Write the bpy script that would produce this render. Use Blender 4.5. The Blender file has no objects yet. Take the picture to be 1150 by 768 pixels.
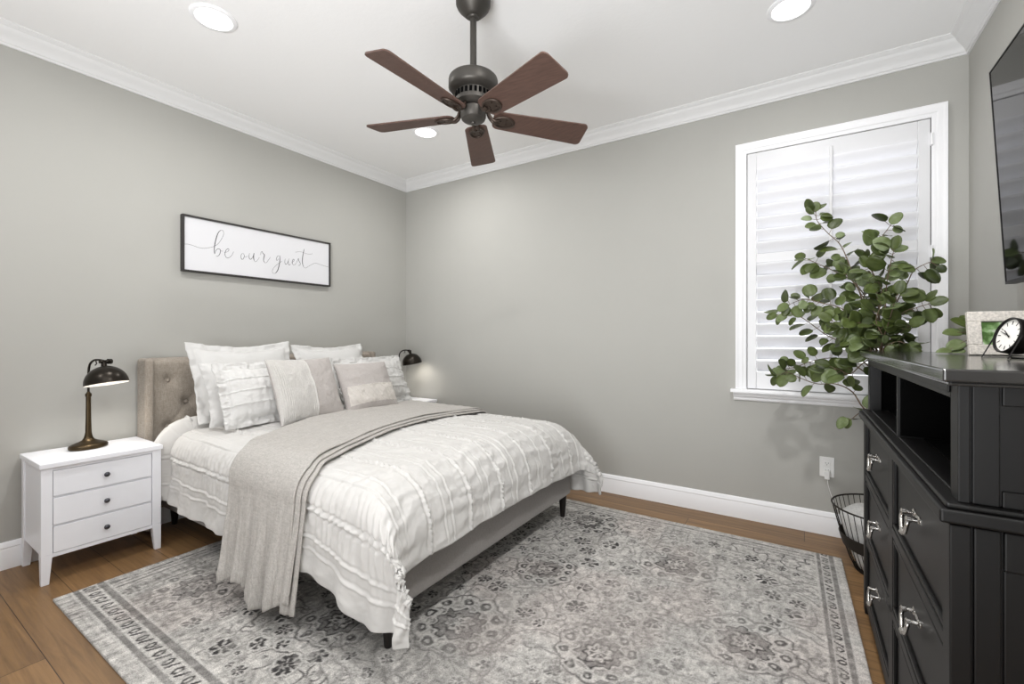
import bpy, bmesh, math, random
import numpy as np
from mathutils import Vector, Matrix, Euler

# ------------------------------------------------------------------ camera, world, light, exposure
scn = bpy.context.scene
COL = scn.collection
PI = math.pi
R = math.radians

CAM = (3.3894, -3.2579, 1.1701)
YAW = 0.5738
FPX = 504.44
cam_data = bpy.data.cameras.new('camera')
cam = bpy.data.objects.new('camera', cam_data)
COL.objects.link(cam)
cam.location = CAM
cam.rotation_euler = (PI / 2, 0, YAW)
cam_data.sensor_fit = 'HORIZONTAL'
cam_data.sensor_width = 36.0
cam_data.lens = 36.0 * FPX / 1150.0
cam_data.shift_x = 0.0
cam_data.shift_y = (378.99 - 384.0) / 1150.0
cam_data.clip_start = 0.02
scn.camera = cam

scn.view_settings.view_transform = 'Standard'
scn.view_settings.look = 'None'
scn.view_settings.gamma = 1.0
scn.view_settings.use_curve_mapping = False
scn.view_settings.exposure = -0.19
WORLD_STRENGTH = 0.54      # ambient fill added through the open side behind the camera
SKY_STRENGTH = 2.3         # daylight on the window side
CAN_POWER = 10.5
scn.cycles.use_denoising = True
scn.cycles.max_bounces = 10
scn.cycles.diffuse_bounces = 6
scn.cycles.transparent_max_bounces = 12
scn.cycles.sample_clamp_indirect = 6.0

world = bpy.data.worlds.new('world')
scn.world = world
world.use_nodes = True
bg = world.node_tree.nodes['Background']
bg.inputs['Color'].default_value = (0.97, 0.985, 1.0, 1)
wt = world.node_tree
wtc = wt.nodes.new('ShaderNodeTexCoord')
wsx = wt.nodes.new('ShaderNodeSeparateXYZ')
wmr = wt.nodes.new('ShaderNodeMapRange')
wmr.inputs['From Min'].default_value = -0.05
wmr.inputs['From Max'].default_value = 0.25
wmr.inputs['To Min'].default_value = WORLD_STRENGTH
wmr.inputs['To Max'].default_value = SKY_STRENGTH
wt.links.new(wtc.outputs['Generated'], wsx.inputs[0])
wt.links.new(wsx.outputs['Y'], wmr.inputs['Value'])
wt.links.new(wmr.outputs['Result'], bg.inputs['Strength'])

CEIL = 2.74
ROOM_W = 4.1185
FRONT = -4.6


def area_light(name, loc, size, power, color=(1, 0.992, 0.98), rot=(0, 0, 0), shape='DISK', spread=168):
    d = bpy.data.lights.new(name, 'AREA')
    d.shape = shape
    d.size = size
    d.energy = power
    d.color = color
    d.spread = R(spread)
    o = bpy.data.objects.new(name, d)
    o.location = loc
    o.rotation_euler = rot
    COL.objects.link(o)
    return o


# the ceiling has more of the same recessed cans behind the camera
for x, y, k in ((0.97, -3.7, 1.0), (3.34, -2.2, 2.6), (3.34, -3.7, 1.0)):
    area_light('can_light', (x, y, CEIL - 0.02), 0.13, CAN_POWER * k)
# added fill spot behind the camera, aimed up to brighten the ceiling
fd = bpy.data.lights.new('ceiling_fill_spot', 'SPOT')
fd.energy = 530
fd.color = (0.97, 0.985, 1.0)
fd.spot_size = R(140)
fd.spot_blend = 1.0
fd.shadow_soft_size = 0.8
fo = bpy.data.objects.new('ceiling_fill_spot', fd)
fo.location = (2.9, -4.3, 0.9)
fo.rotation_euler = (R(180 - 44), 0, R(12))
COL.objects.link(fo)


# ------------------------------------------------------------------ helpers
def lin(c):
    if isinstance(c, str):
        c = [int(c[i:i + 2], 16) for i in (0, 2, 4)]
    return tuple(((v / 255) / 12.92 if v / 255 <= 0.04045 else ((v / 255 + 0.055) / 1.055) ** 2.4) for v in c) + (1.0,)


class NT:
    """small helper to write node trees"""

    def __init__(s, m):
        s.t = m.node_tree
        s.n = s.t.nodes
        s.l = s.t.links

    def new(s, typ, **kw):
        n = s.n.new(typ)
        for k, v in kw.items():
            if k.startswith('i_'):
                key = k[2:]
                n.inputs[int(key) if key.isdigit() else key.replace('_', ' ')].default_value = v
            else:
                setattr(n, k, v)
        return n

    def link(s, a, b):
        s.l.new(a, b)


def mat(name, color, rough=0.5, metal=0.0, spec=0.5, noise=0.0, nscale=20.0, bump=0.0, bscale=200.0, sheen=0.0,
        stretch=None, coat=0.0, bdist=0.002, detail=4.0):
    m = bpy.data.materials.new(name)
    m.use_nodes = True
    t = NT(m)
    b = t.n['Principled BSDF']
    c = lin(color)
    b.inputs['Base Color'].default_value = c
    b.inputs['Roughness'].default_value = rough
    b.inputs['Metallic'].default_value = metal
    b.inputs['Specular IOR Level'].default_value = spec
    if sheen:
        b.inputs['Sheen Weight'].default_value = sheen
    if coat:
        b.inputs['Coat Weight'].default_value = coat
        b.inputs['Coat Roughness'].default_value = 0.08
    tc = t.new('ShaderNodeTexCoord')
    vec = tc.outputs['Object']
    if stretch:
        mp = t.new('ShaderNodeMapping')
        mp.inputs['Scale'].default_value = stretch
        t.link(vec, mp.inputs['Vector'])
        vec = mp.outputs['Vector']
    nz = t.new('ShaderNodeTexNoise', i_Scale=nscale, i_Detail=detail)
    t.link(vec, nz.inputs['Vector'])
    rp = t.new('ShaderNodeMapRange')
    rp.inputs['To Min'].default_value = 1 - noise
    rp.inputs['To Max'].default_value = 1 + noise
    rp.inputs['From Min'].default_value = 0.25
    rp.inputs['From Max'].default_value = 0.75
    t.link(nz.outputs['Fac'], rp.inputs['Value'])
    mx = t.new('ShaderNodeVectorMath', operation='SCALE')
    mx.inputs[0].default_value = c[:3]
    t.link(rp.outputs['Result'], mx.inputs['Scale'])
    t.link(mx.outputs['Vector'], b.inputs['Base Color'])
    if bump:
        nb = t.new('ShaderNodeTexNoise', i_Scale=bscale, i_Detail=3.0)
        t.link(vec, nb.inputs['Vector'])
        bp = t.new('ShaderNodeBump', i_Strength=bump, i_Distance=bdist)
        t.link(nb.outputs['Fac'], bp.inputs['Height'])
        t.link(bp.outputs['Normal'], b.inputs['Normal'])
    return m


def weave_mat(name, color, color2, scale=420.0, rough=0.95, bump=0.35, contrast=0.5, sheen=0.15, blotch=0.06):
    """woven cloth: crossing threads as colour and bump"""
    m = mat(name, color, rough=rough, spec=0.15, sheen=sheen)
    t = NT(m)
    b = t.n['Principled BSDF']
    tc = t.n['Texture Coordinate']
    facs = []
    for sc in ((scale, scale * 0.08, scale), (scale * 0.08, scale, scale * 0.4), (scale * 0.4, scale * 0.4, scale * .08)):
        mp = t.new('ShaderNodeMapping')
        mp.inputs['Scale'].default_value = sc
        t.link(tc.outputs['Object'], mp.inputs['Vector'])
        n = t.new('ShaderNodeTexNoise', i_Scale=1.0, i_Detail=2.0)
        t.link(mp.outputs['Vector'], n.inputs['Vector'])
        facs.append(n.outputs['Fac'])
    a = t.new('ShaderNodeMath', operation='ADD')
    t.link(facs[0], a.inputs[0])
    t.link(facs[1], a.inputs[1])
    a2 = t.new('ShaderNodeMath', operation='ADD')
    t.link(a.outputs[0], a2.inputs[0])
    t.link(facs[2], a2.inputs[1])
    mr = t.new('ShaderNodeMapRange')
    mr.inputs['From Min'].default_value = 1.5 - 0.5 / max(contrast, .01) * .6
    mr.inputs['From Max'].default_value = 1.5 + 0.5 / max(contrast, .01) * .6
    t.link(a2.outputs[0], mr.inputs['Value'])
    mx = t.new('ShaderNodeMix', data_type='RGBA')
    mx.inputs[6].default_value = lin(color)
    mx.inputs[7].default_value = lin(color2)
    t.link(mr.outputs['Result'], mx.inputs[0])
    t.link(mx.outputs[2], b.inputs['Base Color'])
    bp = t.new('ShaderNodeBump', i_Strength=bump, i_Distance=0.001)
    t.link(a2.outputs[0], bp.inputs['Height'])
    t.link(bp.outputs['Normal'], b.inputs['Normal'])
    return m


class MB:
    """collects shapes, then links them as ONE mesh object"""

    def __init__(s):
        s.v = []
        s.f = []
        s.mi = []
        s.m = 0

    def add(s, vs, fs):
        o = len(s.v)
        s.v += [tuple(p) for p in vs]
        s.f += [tuple(i + o for i in f) for f in fs]
        s.mi += [s.m] * len(fs)
        return s

    def box(s, x0, x1, y0, y1, z0, z1):
        vs = [(x, y, z) for z in (z0, z1) for y in (y0, y1) for x in (x0, x1)]
        return s.add(vs, [(0, 2, 3, 1), (4, 5, 7, 6), (0, 1, 5, 4), (2, 6, 7, 3), (0, 4, 6, 2), (1, 3, 7, 5)])

    def hexa(s, bot, top):
        """8 corner solid from two quads (counter-clockwise from above)"""
        return s.add(list(bot) + list(top), [(3, 2, 1, 0), (4, 5, 6, 7), (0, 1, 5, 4), (1, 2, 6, 5), (2, 3, 7, 6), (3, 0, 4, 7)])

    def lathe(s, prof, c=(0, 0, 0), n=32, M=None, caps=True, sx=1.0, sy=1.0):
        vs = []
        for r, z in prof:
            for k in range(n):
                a = 2 * PI * k / n
                vs.append(Vector((r * sx * math.cos(a), r * sy * math.sin(a), z)))
        fs = []
        for i in range(len(prof) - 1):
            for k in range(n):
                k2 = (k + 1) % n
                fs.append((i * n + k, i * n + k2, (i + 1) * n + k2, (i + 1) * n + k))
        if caps:
            if prof[0][0] > 1e-4:
                fs.append(tuple(reversed(range(n))))
            if prof[-1][0] > 1e-4:
                fs.append(tuple((len(prof) - 1) * n + k for k in range(n)))
        cv = Vector(c)
        vs = [((M @ p) if M is not None else p) + cv for p in vs]
        return s.add(vs, fs)

    def tube(s, pts, r, n=8, closed=False, caps=True):
        pts = [Vector(p) for p in pts]
        rs = r if isinstance(r, (list, tuple)) else [r] * len(pts)
        vs = []
        N = len(pts)
        prev = None
        for i, p in enumerate(pts):
            if closed:
                d = pts[(i + 1) % N] - pts[i - 1]
            else:
                d = pts[min(i + 1, N - 1)] - pts[max(i - 1, 0)]
            d = d.normalized() if d.length > 1e-9 else Vector((0, 0, 1))
            if prev is None:
                up = Vector((0, 0, 1)) if abs(d.z) < 0.9 else Vector((1, 0, 0))
                a = d.cross(up).normalized()
            else:
                a = (prev - d * prev.dot(d))
                a = a.normalized() if a.length > 1e-6 else d.orthogonal().normalized()
            prev = a
            b = d.cross(a)
            for k in range(n):
                t = 2 * PI * k / n
                vs.append(p + a * (rs[i] * math.cos(t)) + b * (rs[i] * math.sin(t)))
        fs = []
        for i in range(N if closed else N - 1):
            j = (i + 1) % N
            for k in range(n):
                k2 = (k + 1) % n
                fs.append((i * n + k, i * n + k2, j * n + k2, j * n + k))
        if caps and not closed:
            fs.append(tuple(reversed(range(n))))
            fs.append(tuple((N - 1) * n + k for k in range(n)))
        return s.add(vs, fs)

    def grid(s, P, flip=False):
        """P: array (nu, nv, 3)"""
        nu, nv = len(P), len(P[0])
        vs = [tuple(P[i][j]) for i in range(nu) for j in range(nv)]
        fs = []
        for i in range(nu - 1):
            for j in range(nv - 1):
                q = (i * nv + j, (i + 1) * nv + j, (i + 1) * nv + j + 1, i * nv + j + 1)
                fs.append(q[::-1] if flip else q)
        return s.add(vs, fs)

    def prism(s, poly, axis, a, b, mitre_a=0.0, mitre_b=0.0):
        """extrude a 2-D profile [(p, z)] along 'x' or 'y' by a function at(p,z,t)"""
        n = len(poly)
        vs = [axis(p, z, a + mitre_a * p) for p, z in poly] + [axis(p, z, b - mitre_b * p) for p, z in poly]
        fs = [(k, (k + 1) % n, n + (k + 1) % n, n + k) for k in range(n)]
        fs += [tuple(reversed(range(n))), tuple(range(n, 2 * n))]
        return s.add(vs, fs)

    def build(s, name, m, parent=None, origin=(0, 0, 0), smooth=None, bevel=0.0, seg=2, loc=None, fixn=True):
        me = bpy.data.meshes.new(name)
        ov = Vector(origin)
        me.from_pydata([tuple(Vector(p) - ov) for p in s.v], [], s.f)
        ms = m if isinstance(m, (list, tuple)) else [m]
        for mm in ms:
            me.materials.append(mm)
        if len(ms) > 1:
            me.polygons.foreach_set('material_index', s.mi)
        if fixn:
            bm = bmesh.new()
            bm.from_mesh(me)
            bmesh.ops.recalc_face_normals(bm, faces=bm.faces)
            bm.to_mesh(me)
            bm.free()
        if smooth is not None:
            me.polygons.foreach_set('use_smooth', [True] * len(me.polygons))
            if smooth < 180:
                me.set_sharp_from_angle(angle=R(smooth))
        me.update()
        o = bpy.data.objects.new(name, me)
        COL.objects.link(o)
        if parent is not None:
            o.parent = parent
        if loc is not None:
            o.location = loc
        if bevel:
            bv = o.modifiers.new('bevel', 'BEVEL')
            bv.width = bevel
            bv.segments = seg
            bv.limit_method = 'ANGLE'
            bv.angle_limit = R(40)
            bv.harden_normals = False
        return o


def tag(o, label=None, cat=None, group=None, kind=None):
    if label:
        o['label'] = label
    if cat:
        o['category'] = cat
    if group:
        o['group'] = group
    if kind:
        o['kind'] = kind
    return o


def thing(name, label, cat, loc=(0, 0, 0), rz=0.0, group=None):
    o = bpy.data.objects.new(name, None)
    o.empty_display_size = 0.05
    o.location = loc
    o.rotation_euler = (0, 0, rz)
    COL.objects.link(o)
    return tag(o, label, cat, group)


def copy_tree(o, parent=None):
    c = o.copy()
    COL.objects.link(c)
    if parent is not None:
        c.parent = parent
    for ch in list(o.children):
        copy_tree(ch, c)
    return c


def structure(o):
    o['kind'] = 'structure'
    return o


def vnoise(x, y, seed=0):
    """smooth value noise on arrays, 0..1"""
    x = np.asarray(x, float)
    y = np.asarray(y, float)
    xi = np.floor(x).astype(np.int64)
    yi = np.floor(y).astype(np.int64)
    fx = x - xi
    fy = y - yi
    fx = fx * fx * (3 - 2 * fx)
    fy = fy * fy * (3 - 2 * fy)

    def h(a, b):
        n = (a * 374761393 + b * 668265263 + seed * 1442695041) & 0xFFFFFFFF
        n = ((n ^ (n >> 13)) * 1274126177) & 0xFFFFFFFF
        n = n ^ (n >> 16)
        return (n & 0xFFFF) / 65535.0
    return (h(xi, yi) * (1 - fx) + h(xi + 1, yi) * fx) * (1 - fy) + (h(xi, yi + 1) * (1 - fx) + h(xi + 1, yi + 1) * fx) * fy


def fbm(x, y, seed=0, oct=4):
    t = 0
    a = 0.5
    for k in range(oct):
        t = t + a * vnoise(x * 2 ** k, y * 2 ** k, seed + k * 17)
        a *= 0.5
    return t / (1 - 0.5 ** oct)


def catmull(P, n=6):
    P = [Vector(p) for p in P]
    out = []
    for i in range(len(P) - 1):
        p0 = P[max(i - 1, 0)]
        p1 = P[i]
        p2 = P[i + 1]
        p3 = P[min(i + 2, len(P) - 1)]
        for k in range(n):
            t = k / n
            out.append(0.5 * ((2 * p1) + (p2 - p0) * t + (2 * p0 - 5 * p1 + 4 * p2 - p3) * t * t + (3 * p1 - p0 - 3 * p2 + p3) * t ** 3))
    out.append(P[-1])
    return out


# ------------------------------------------------------------------ materials
WALLP = mat('wall_paint', 'B2B1AC', rough=0.75, spec=0.25, noise=0.012, nscale=3, bump=0.06, bscale=260, bdist=0.001)
CEILP = mat('ceiling_paint', 'F4F4F4', rough=0.9, spec=0.15, bump=0.25, bscale=45, bdist=0.003)
TRIMP = mat('trim_paint', 'F4F4F6', rough=0.35, spec=0.45)
TRIMSHADE = mat('trim_white_shaded', 'E3E3E3', rough=0.5, spec=0.3)  # trim white darkened in colour to offset bounced light on the crown
SHUTP = mat('shutter_paint', 'E2E2E4', rough=0.35, spec=0.4)
WHITEP = mat('white_lacquer', 'F2F3F8', rough=0.3, spec=0.45, noise=0.01)
BLACKW = mat('black_wood', '0D0C0C', rough=0.46, spec=0.32, noise=0.06, nscale=14, stretch=(1, 1, 6))
BLACKTOP = mat('black_wood_top', '2B2A29', rough=0.16, spec=0.6, coat=0.2)
DARKIN = mat('interior_shade_black', '060606', rough=0.8, spec=0.05)  # cubby shade put into the colour; also used for the fan slots
NICKEL = mat('brushed_nickel', 'C9C6C2', rough=0.22, metal=1.0)
PEWTER = mat('pewter', '55555A', rough=0.35, metal=0.9)
BRONZE = mat('bronze', '4A3E2C', rough=0.32, metal=0.85, noise=0.15, nscale=25)
BRONZED = mat('dark_bronze', '2A251F', rough=0.28, metal=0.7, spec=0.5)
INSHADE = mat('shade_lining', 'F6F4F0', rough=0.6)
FANMET = mat('fan_metal', '4C4945', rough=0.45, metal=0.6, spec=0.4)
FANIRON = mat('fan_bracket_bronze', '4A3F38', rough=0.45, metal=0.6, spec=0.4)
BLACKM = mat('black_metal', '1A1817', rough=0.4, metal=0.4, spec=0.4)
DARKWIRE = mat('wire_bronze', '29231E', rough=0.5, metal=0.5)
LEGW = mat('espresso_wood', '1B1614', rough=0.4, spec=0.4)
GREYF = weave_mat('grey_upholstery', '8E8984', 'A19C97', scale=500, contrast=0.9)
RAILF = weave_mat('grey_rail_fabric', '8B8784', '9B9794', scale=600, contrast=0.8)
HEADF = weave_mat('taupe_headboard_linen', '90877C', 'AAA196', scale=430, contrast=1.0, bump=0.5)
COMF = mat('white_cotton', 'CECCC9', rough=0.95, spec=0.12, sheen=0.2, noise=0.02, nscale=9, bump=0.25, bscale=700, bdist=0.001)
PILW = mat('white_linen', 'D3D2D0', rough=0.95, spec=0.12, sheen=0.2, bump=0.3, bscale=600, bdist=0.001)
THROWF = weave_mat('taupe_throw_gauze', 'A6A29D', 'BDB9B4', scale=330, contrast=1.0, bump=0.7)
TAUPEP = weave_mat('taupe_pillow_linen', 'A9A3A0', 'BBB5B1', scale=600, contrast=0.7, bump=0.3)
STRIPEF = weave_mat('pleated_stripe_linen', 'BDBAB6', 'D0CDC9', scale=500, contrast=0.7, bump=0.3)
PALET = weave_mat('pale_taupe_linen', 'C6C0BA', 'D5D0CA', scale=500, contrast=0.7, bump=0.3)
MATT = mat('mattress_ticking', 'E4E3E0', rough=0.9, spec=0.1)
PLASTIC = mat('white_plastic', 'F0F0EE', rough=0.35)
SLOT = mat('slot_dark', '2A2A2A', rough=0.6)
STEMG = mat('stem_brown', '6A5A48', rough=0.7)
CERAM = mat('white_ceramic', 'DAD8D3', rough=0.25)
BLANK = weave_mat('grey_fleece', 'C3C2C0', 'D6D5D3', scale=200, contrast=0.9, bump=0.8)


def emis(name, color, strength):
    m = bpy.data.materials.new(name)
    m.use_nodes = True
    b = m.node_tree.nodes['Principled BSDF']
    b.inputs['Base Color'].default_value = lin(color)
    b.inputs['Emission Color'].default_value = lin(color)
    b.inputs['Emission Strength'].default_value = strength
    return m


LENS = emis('lamp_lens', 'FFFDF8', 6.0)
BULB = emis('bulb_glow', 'FFF6E8', 8.0)


def floor_material():
    m = bpy.data.materials.new('oak_planks')
    m.use_nodes = True
    t = NT(m)
    b = t.n['Principled BSDF']
    tc = t.new('ShaderNodeTexCoord')
    br = t.new('ShaderNodeTexBrick', offset=0.37, offset_frequency=2)
    br.inputs['Scale'].default_value = 1.0
    br.inputs['Brick Width'].default_value = 1.7
    br.inputs['Row Height'].default_value = 0.187
    br.inputs['Mortar Size'].default_value = 0.0016
    br.inputs['Mortar Smooth'].default_value = 0.3
    br.inputs['Color1'].default_value = (0, 0, 0, 1)
    br.inputs['Color2'].default_value = (1, 1, 1, 1)
    br.inputs['Mortar'].default_value = (0.5, 0.5, 0.5, 1)
    t.link(tc.outputs['Object'], br.inputs['Vector'])
    mp = t.new('ShaderNodeMapping')
    mp.inputs['Scale'].default_value = (2.2, 38, 1)
    t.link(tc.outputs['Object'], mp.inputs['Vector'])
    addv = t.new('ShaderNodeVectorMath', operation='ADD')
    t.link(mp.outputs['Vector'], addv.inputs[0])
    sc = t.new('ShaderNodeVectorMath', operation='SCALE')
    sc.inputs['Scale'].default_value = 40
    t.link(br.outputs['Color'], sc.inputs[0])
    t.link(sc.outputs['Vector'], addv.inputs[1])
    n1 = t.new('ShaderNodeTexNoise', i_Scale=1.0, i_Detail=6.0, i_Roughness=0.65, i_Distortion=0.6)
    t.link(addv.outputs['Vector'], n1.inputs['Vector'])
    n2 = t.new('ShaderNodeTexNoise', i_Scale=0.35, i_Detail=2.0)
    t.link(addv.outputs['Vector'], n2.inputs['Vector'])
    cr = t.new('ShaderNodeValToRGB')
    e = cr.color_ramp.elements
    e[0].position = 0.28
    e[0].color = lin('6A5037')
    e[1].position = 0.72
    e[1].color = lin('94734E')
    mid = cr.color_ramp.elements.new(0.5)
    mid.color = lin('826443')
    t.link(n1.outputs['Fac'], cr.inputs['Fac'])
    mr = t.new('ShaderNodeMapRange')
    mr.inputs['To Min'].default_value = 0.86
    mr.inputs['To Max'].default_value = 1.12
    t.link(br.outputs['Color'], mr.inputs['Value'])
    mr2 = t.new('ShaderNodeMapRange')
    mr2.inputs['To Min'].default_value = 0.8
    mr2.inputs['To Max'].default_value = 1.2
    t.link(n2.outputs['Fac'], mr2.inputs['Value'])
    mu = t.new('ShaderNodeMath', operation='MULTIPLY')
    t.link(mr.outputs['Result'], mu.inputs[0])
    t.link(mr2.outputs['Result'], mu.inputs[1])
    vs = t.new('ShaderNodeVectorMath', operation='SCALE')
    t.link(cr.outputs['Color'], vs.inputs[0])
    t.link(mu.outputs[0], vs.inputs['Scale'])
    mx = t.new('ShaderNodeMix', data_type='RGBA')
    t.link(br.outputs['Fac'], mx.inputs[0])
    t.link(vs.outputs['Vector'], mx.inputs[6])
    mx.inputs[7].default_value = lin('3A2A1C')
    t.link(mx.outputs[2], b.inputs['Base Color'])
    b.inputs['Roughness'].default_value = 0.42
    b.inputs['Specular IOR Level'].default_value = 0.35
    bp = t.new('ShaderNodeBump', i_Strength=0.15, i_Distance=0.002)
    t.link(n1.outputs['Fac'], bp.inputs['Height'])
    t.link(bp.outputs['Normal'], b.inputs['Normal'])
    return m


FLOORM = floor_material()

# ------------------------------------------------------------------ room shell
structure(MB().box(-0.15, ROOM_W + 0.15, FRONT, 0.15, -0.1, 0).build('floor', FLOORM))
structure(MB().box(-0.15, ROOM_W + 0.15, FRONT, 0.15, CEIL, CEIL + 0.1).build('ceiling', CEILP))
structure(MB().box(-0.15, 0, FRONT, 0.15, 0, CEIL).build('wall_left', WALLP))
structure(MB().box(ROOM_W, ROOM_W + 0.15, FRONT, 0.15, 0, CEIL).build('wall_right', WALLP))
WX0, WX1, WZ0, WZ1 = 3.088, 3.972, 0.84, 2.352      # window opening
w = MB()
w.box(0, WX0, 0, 0.15, 0, CEIL)
w.box(WX1, ROOM_W, 0, 0.15, 0, CEIL)
w.box(WX0, WX1, 0, 0.15, 0, WZ0)
w.box(WX0, WX1, 0, 0.15, WZ1, CEIL)
structure(w.build('wall_back', WALLP))

# crown moulding: (distance from wall, z)
cz0, czt, cp = 2.646, CEIL, 0.0868
crown = [(0, cz0), (0.010, cz0), (0.012, cz0 + 0.010), (0.018, cz0 + 0.014), (0.022, cz0 + 0.026), (0.034, cz0 + 0.040), (0.052, cz0 + 0.054),
         (0.062, cz0 + 0.066), (0.066, cz0 + 0.074), (0.074, cz0 + 0.078), (0.080, cz0 + 0.084), (cp, cz0 + 0.088), (cp, czt), (0, czt)]
LX = lambda p, z, t: (p, t, z)
BX = lambda p, z, t: (t, -p, z)
RX = lambda p, z, t: (ROOM_W - p, t, z)
# back wall runs along x: mitre at both ends;  side walls: mitre where they meet y = 0
structure(MB().prism(crown, BX, 0, ROOM_W, 1, 1).build('trim_back', TRIMSHADE, smooth=35))
structure(MB().prism(crown, LX, FRONT, 0, 0, 1).build('trim_left', TRIMSHADE, smooth=35))
structure(MB().prism(crown, RX, FRONT, 0, 0, 1).build('trim_right', TRIMSHADE, smooth=35))
bh = 0.135
basep = [(0, 0), (0.016, 0), (0.016, bh - 0.042), (0.014, bh - 0.036), (0.013, bh - 0.030), (0.015, bh - 0.026), (0.014, bh - 0.020), (0.009, bh - 0.012), (0.007, bh - 0.003), (0.004, bh), (0, bh)]
structure(MB().prism(basep, BX, 0, ROOM_W, 1, 1).build('baseboard_back', TRIMP, smooth=35))
structure(MB().prism(basep, LX, FRONT, 0, 0, 1).build('baseboard_left', TRIMP, smooth=35))
structure(MB().prism(basep, RX, FRONT, 0, 0, 1).build('baseboard_right', TRIMP, smooth=35))

# ------------------------------------------------------------------ window and shutter
win = bpy.data.objects.new('window_1', None)
COL.objects.link(win)
win['kind'] = 'structure'
cas = [(0.0, 0.0), (0.0, 0.012), (0.010, 0.017), (0.018, 0.017), (0.024, 0.022), (0.040, 0.024), (0.048, 0.026), (0.056, 0.030), (0.062, 0.030), (0.062, 0.0)]
CW = 0.062


def casing():
    m = MB()
    n = len(cas)
    # closed frame on three sides, mitred at the two top corners; p = distance outward from opening
    path = [((WX0, WZ0), (-1, 0)), ((WX0, WZ1), (-1, 1)), ((WX1, WZ1), (1, 1)), ((WX1, WZ0), (1, 0))]
    vs = []
    for (x, z), (dx, dz) in path:
        for p, d in cas:
            vs.append((x + dx * p, -d, z + dz * p))
    fs = []
    for i in range(3):
        for k in range(n):
            k2 = (k + 1) % n
            fs.append((i * n + k, i * n + k2, (i + 1) * n + k2, (i + 1) * n + k))
    fs.append(tuple(reversed(range(n))))
    fs.append(tuple(3 * n + k for k in range(n)))
    m.add(vs, fs)
    return m


casing().build('window_frame', TRIMP, win, smooth=30)
m = MB()
m.box(WX0 - 0.090, WX1 + 0.085, -0.062, 0.0, WZ0 - 0.022, WZ0)
ap = [(0, WZ0 - 0.075), (0.012, WZ0 - 0.075), (0.018, WZ0 - 0.066), (0.020, WZ0 - 0.055), (0.030, WZ0 - 0.046), (0.034, WZ0 - 0.036), (0.044, WZ0 - 0.030), (0.046, WZ0 - 0.022), (0, WZ0 - 0.022)]
m.prism(ap, BX, WX0 - 0.076, WX1 + 0.072)
m.build('window_sill', TRIMP, win, bevel=0.004)
m = MB()
for (a, b, c, d) in [(WX0, WX0 + 0.045, WZ0, WZ1), (WX1 - 0.045, WX1, WZ0, WZ1), (WX0, WX1, WZ0, WZ0 + 0.045), (WX0, WX1, WZ1 - 0.045, WZ1), (WX0, WX1, 1.58, 1.625)]:
    m.box(a, b, 0.10, 0.145, c, d)
m.build('window_sash', TRIMP, win)
GLASS = bpy.data.materials.new('window_glass')
GLASS.use_nodes = True
t = NT(GLASS)
t.n.remove(t.n['Principled BSDF'])
tr = t.new('ShaderNodeBsdfTransparent')
gl = t.new('ShaderNodeBsdfGlossy', i_Roughness=0.02)
fr = t.new('ShaderNodeFresnel', i_IOR=1.45)
ms = t.new('ShaderNodeMixShader')
t.link(fr.outputs[0], ms.inputs[0])
t.link(tr.outputs[0], ms.inputs[1])
t.link(gl.outputs[0], ms.inputs[2])
t.link(ms.outputs[0], t.n['Material Output'].inputs['Surface'])
MB().box(WX0 + 0.045, WX1 - 0.045, 0.12, 0.126, WZ0 + 0.045, WZ1 - 0.045).build('window_glass', GLASS, win)

# shutter panel
sh = thing('plantation_shutter', 'white plantation shutter with closed tilted louvers filling the window', 'shutter', (3.53, 0.02, WZ0))
SO = (3.53, 0.02, WZ0)
SL, SR = 3.143, 3.917
TR0, BR1, MR0, MR1 = 2.247, 0.950, 1.645, 1.703
m = MB()
g = 0.004
m.box(WX0 + g, SL, -0.008, 0.022, WZ0 + g, WZ1 - g)
m.box(SR, WX1 - g, -0.008, 0.022, WZ0 + g, WZ1 - g)
m.box(SL, SR, -0.007, 0.021, TR0, WZ1 - g)
m.box(SL, SR, -0.007, 0.021, WZ0 + g, BR1)
m.box(SL, SR, -0.007, 0.021, MR0, MR1)
m.build('shutter_frame', SHUTP, sh, SO, bevel=0.003)
SLATM = mat('louver_paint', 'F4F4F7', rough=0.4, spec=0.35)
t = NT(SLATM)
b = t.n['Principled BSDF']
b.inputs['Transmission Weight'].default_value = 0.0
tl = t.new('ShaderNodeBsdfTranslucent')
tl.inputs['Color'].default_value = (0.9, 0.92, 1.0, 1)
ms = t.new('ShaderNodeMixShader')
ms.inputs[0].default_value = 0.05
t.link(b.outputs[0], ms.inputs[1])
t.link(tl.outputs[0], ms.inputs[2])
t.link(ms.outputs[0], t.n['Material Output'].inputs['Surface'])


def louvers(z0, z1, n, ang):
    m = MB()
    pitch = (z1 - z0) / n
    wd, th = 0.089, 0.011
    for k in range(n):
        zc = z0 + (k + 0.5) * pitch
        pr = []
        for q in range(16):
            a = 2 * PI * q / 16
            u = 0.5 * wd * math.cos(a)
            v = 0.5 * th * math.sin(a)
            # u axis: room side high, outside low
            y = 0.007 + u * math.cos(ang) - v * math.sin(ang)
            z = zc + u * math.sin(ang) + v * math.cos(ang)
            pr.append((y, z))
        nn = len(pr)
        vs = [(SL + 0.002, y, z) for y, z in pr] + [(SR - 0.002, y, z) for y, z in pr]
        fs = [(i, (i + 1) % nn, nn + (i + 1) % nn, nn + i) for i in range(nn)] + [tuple(reversed(range(nn))), tuple(range(nn, 2 * nn))]
        m.add(vs, fs)
    return m


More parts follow.
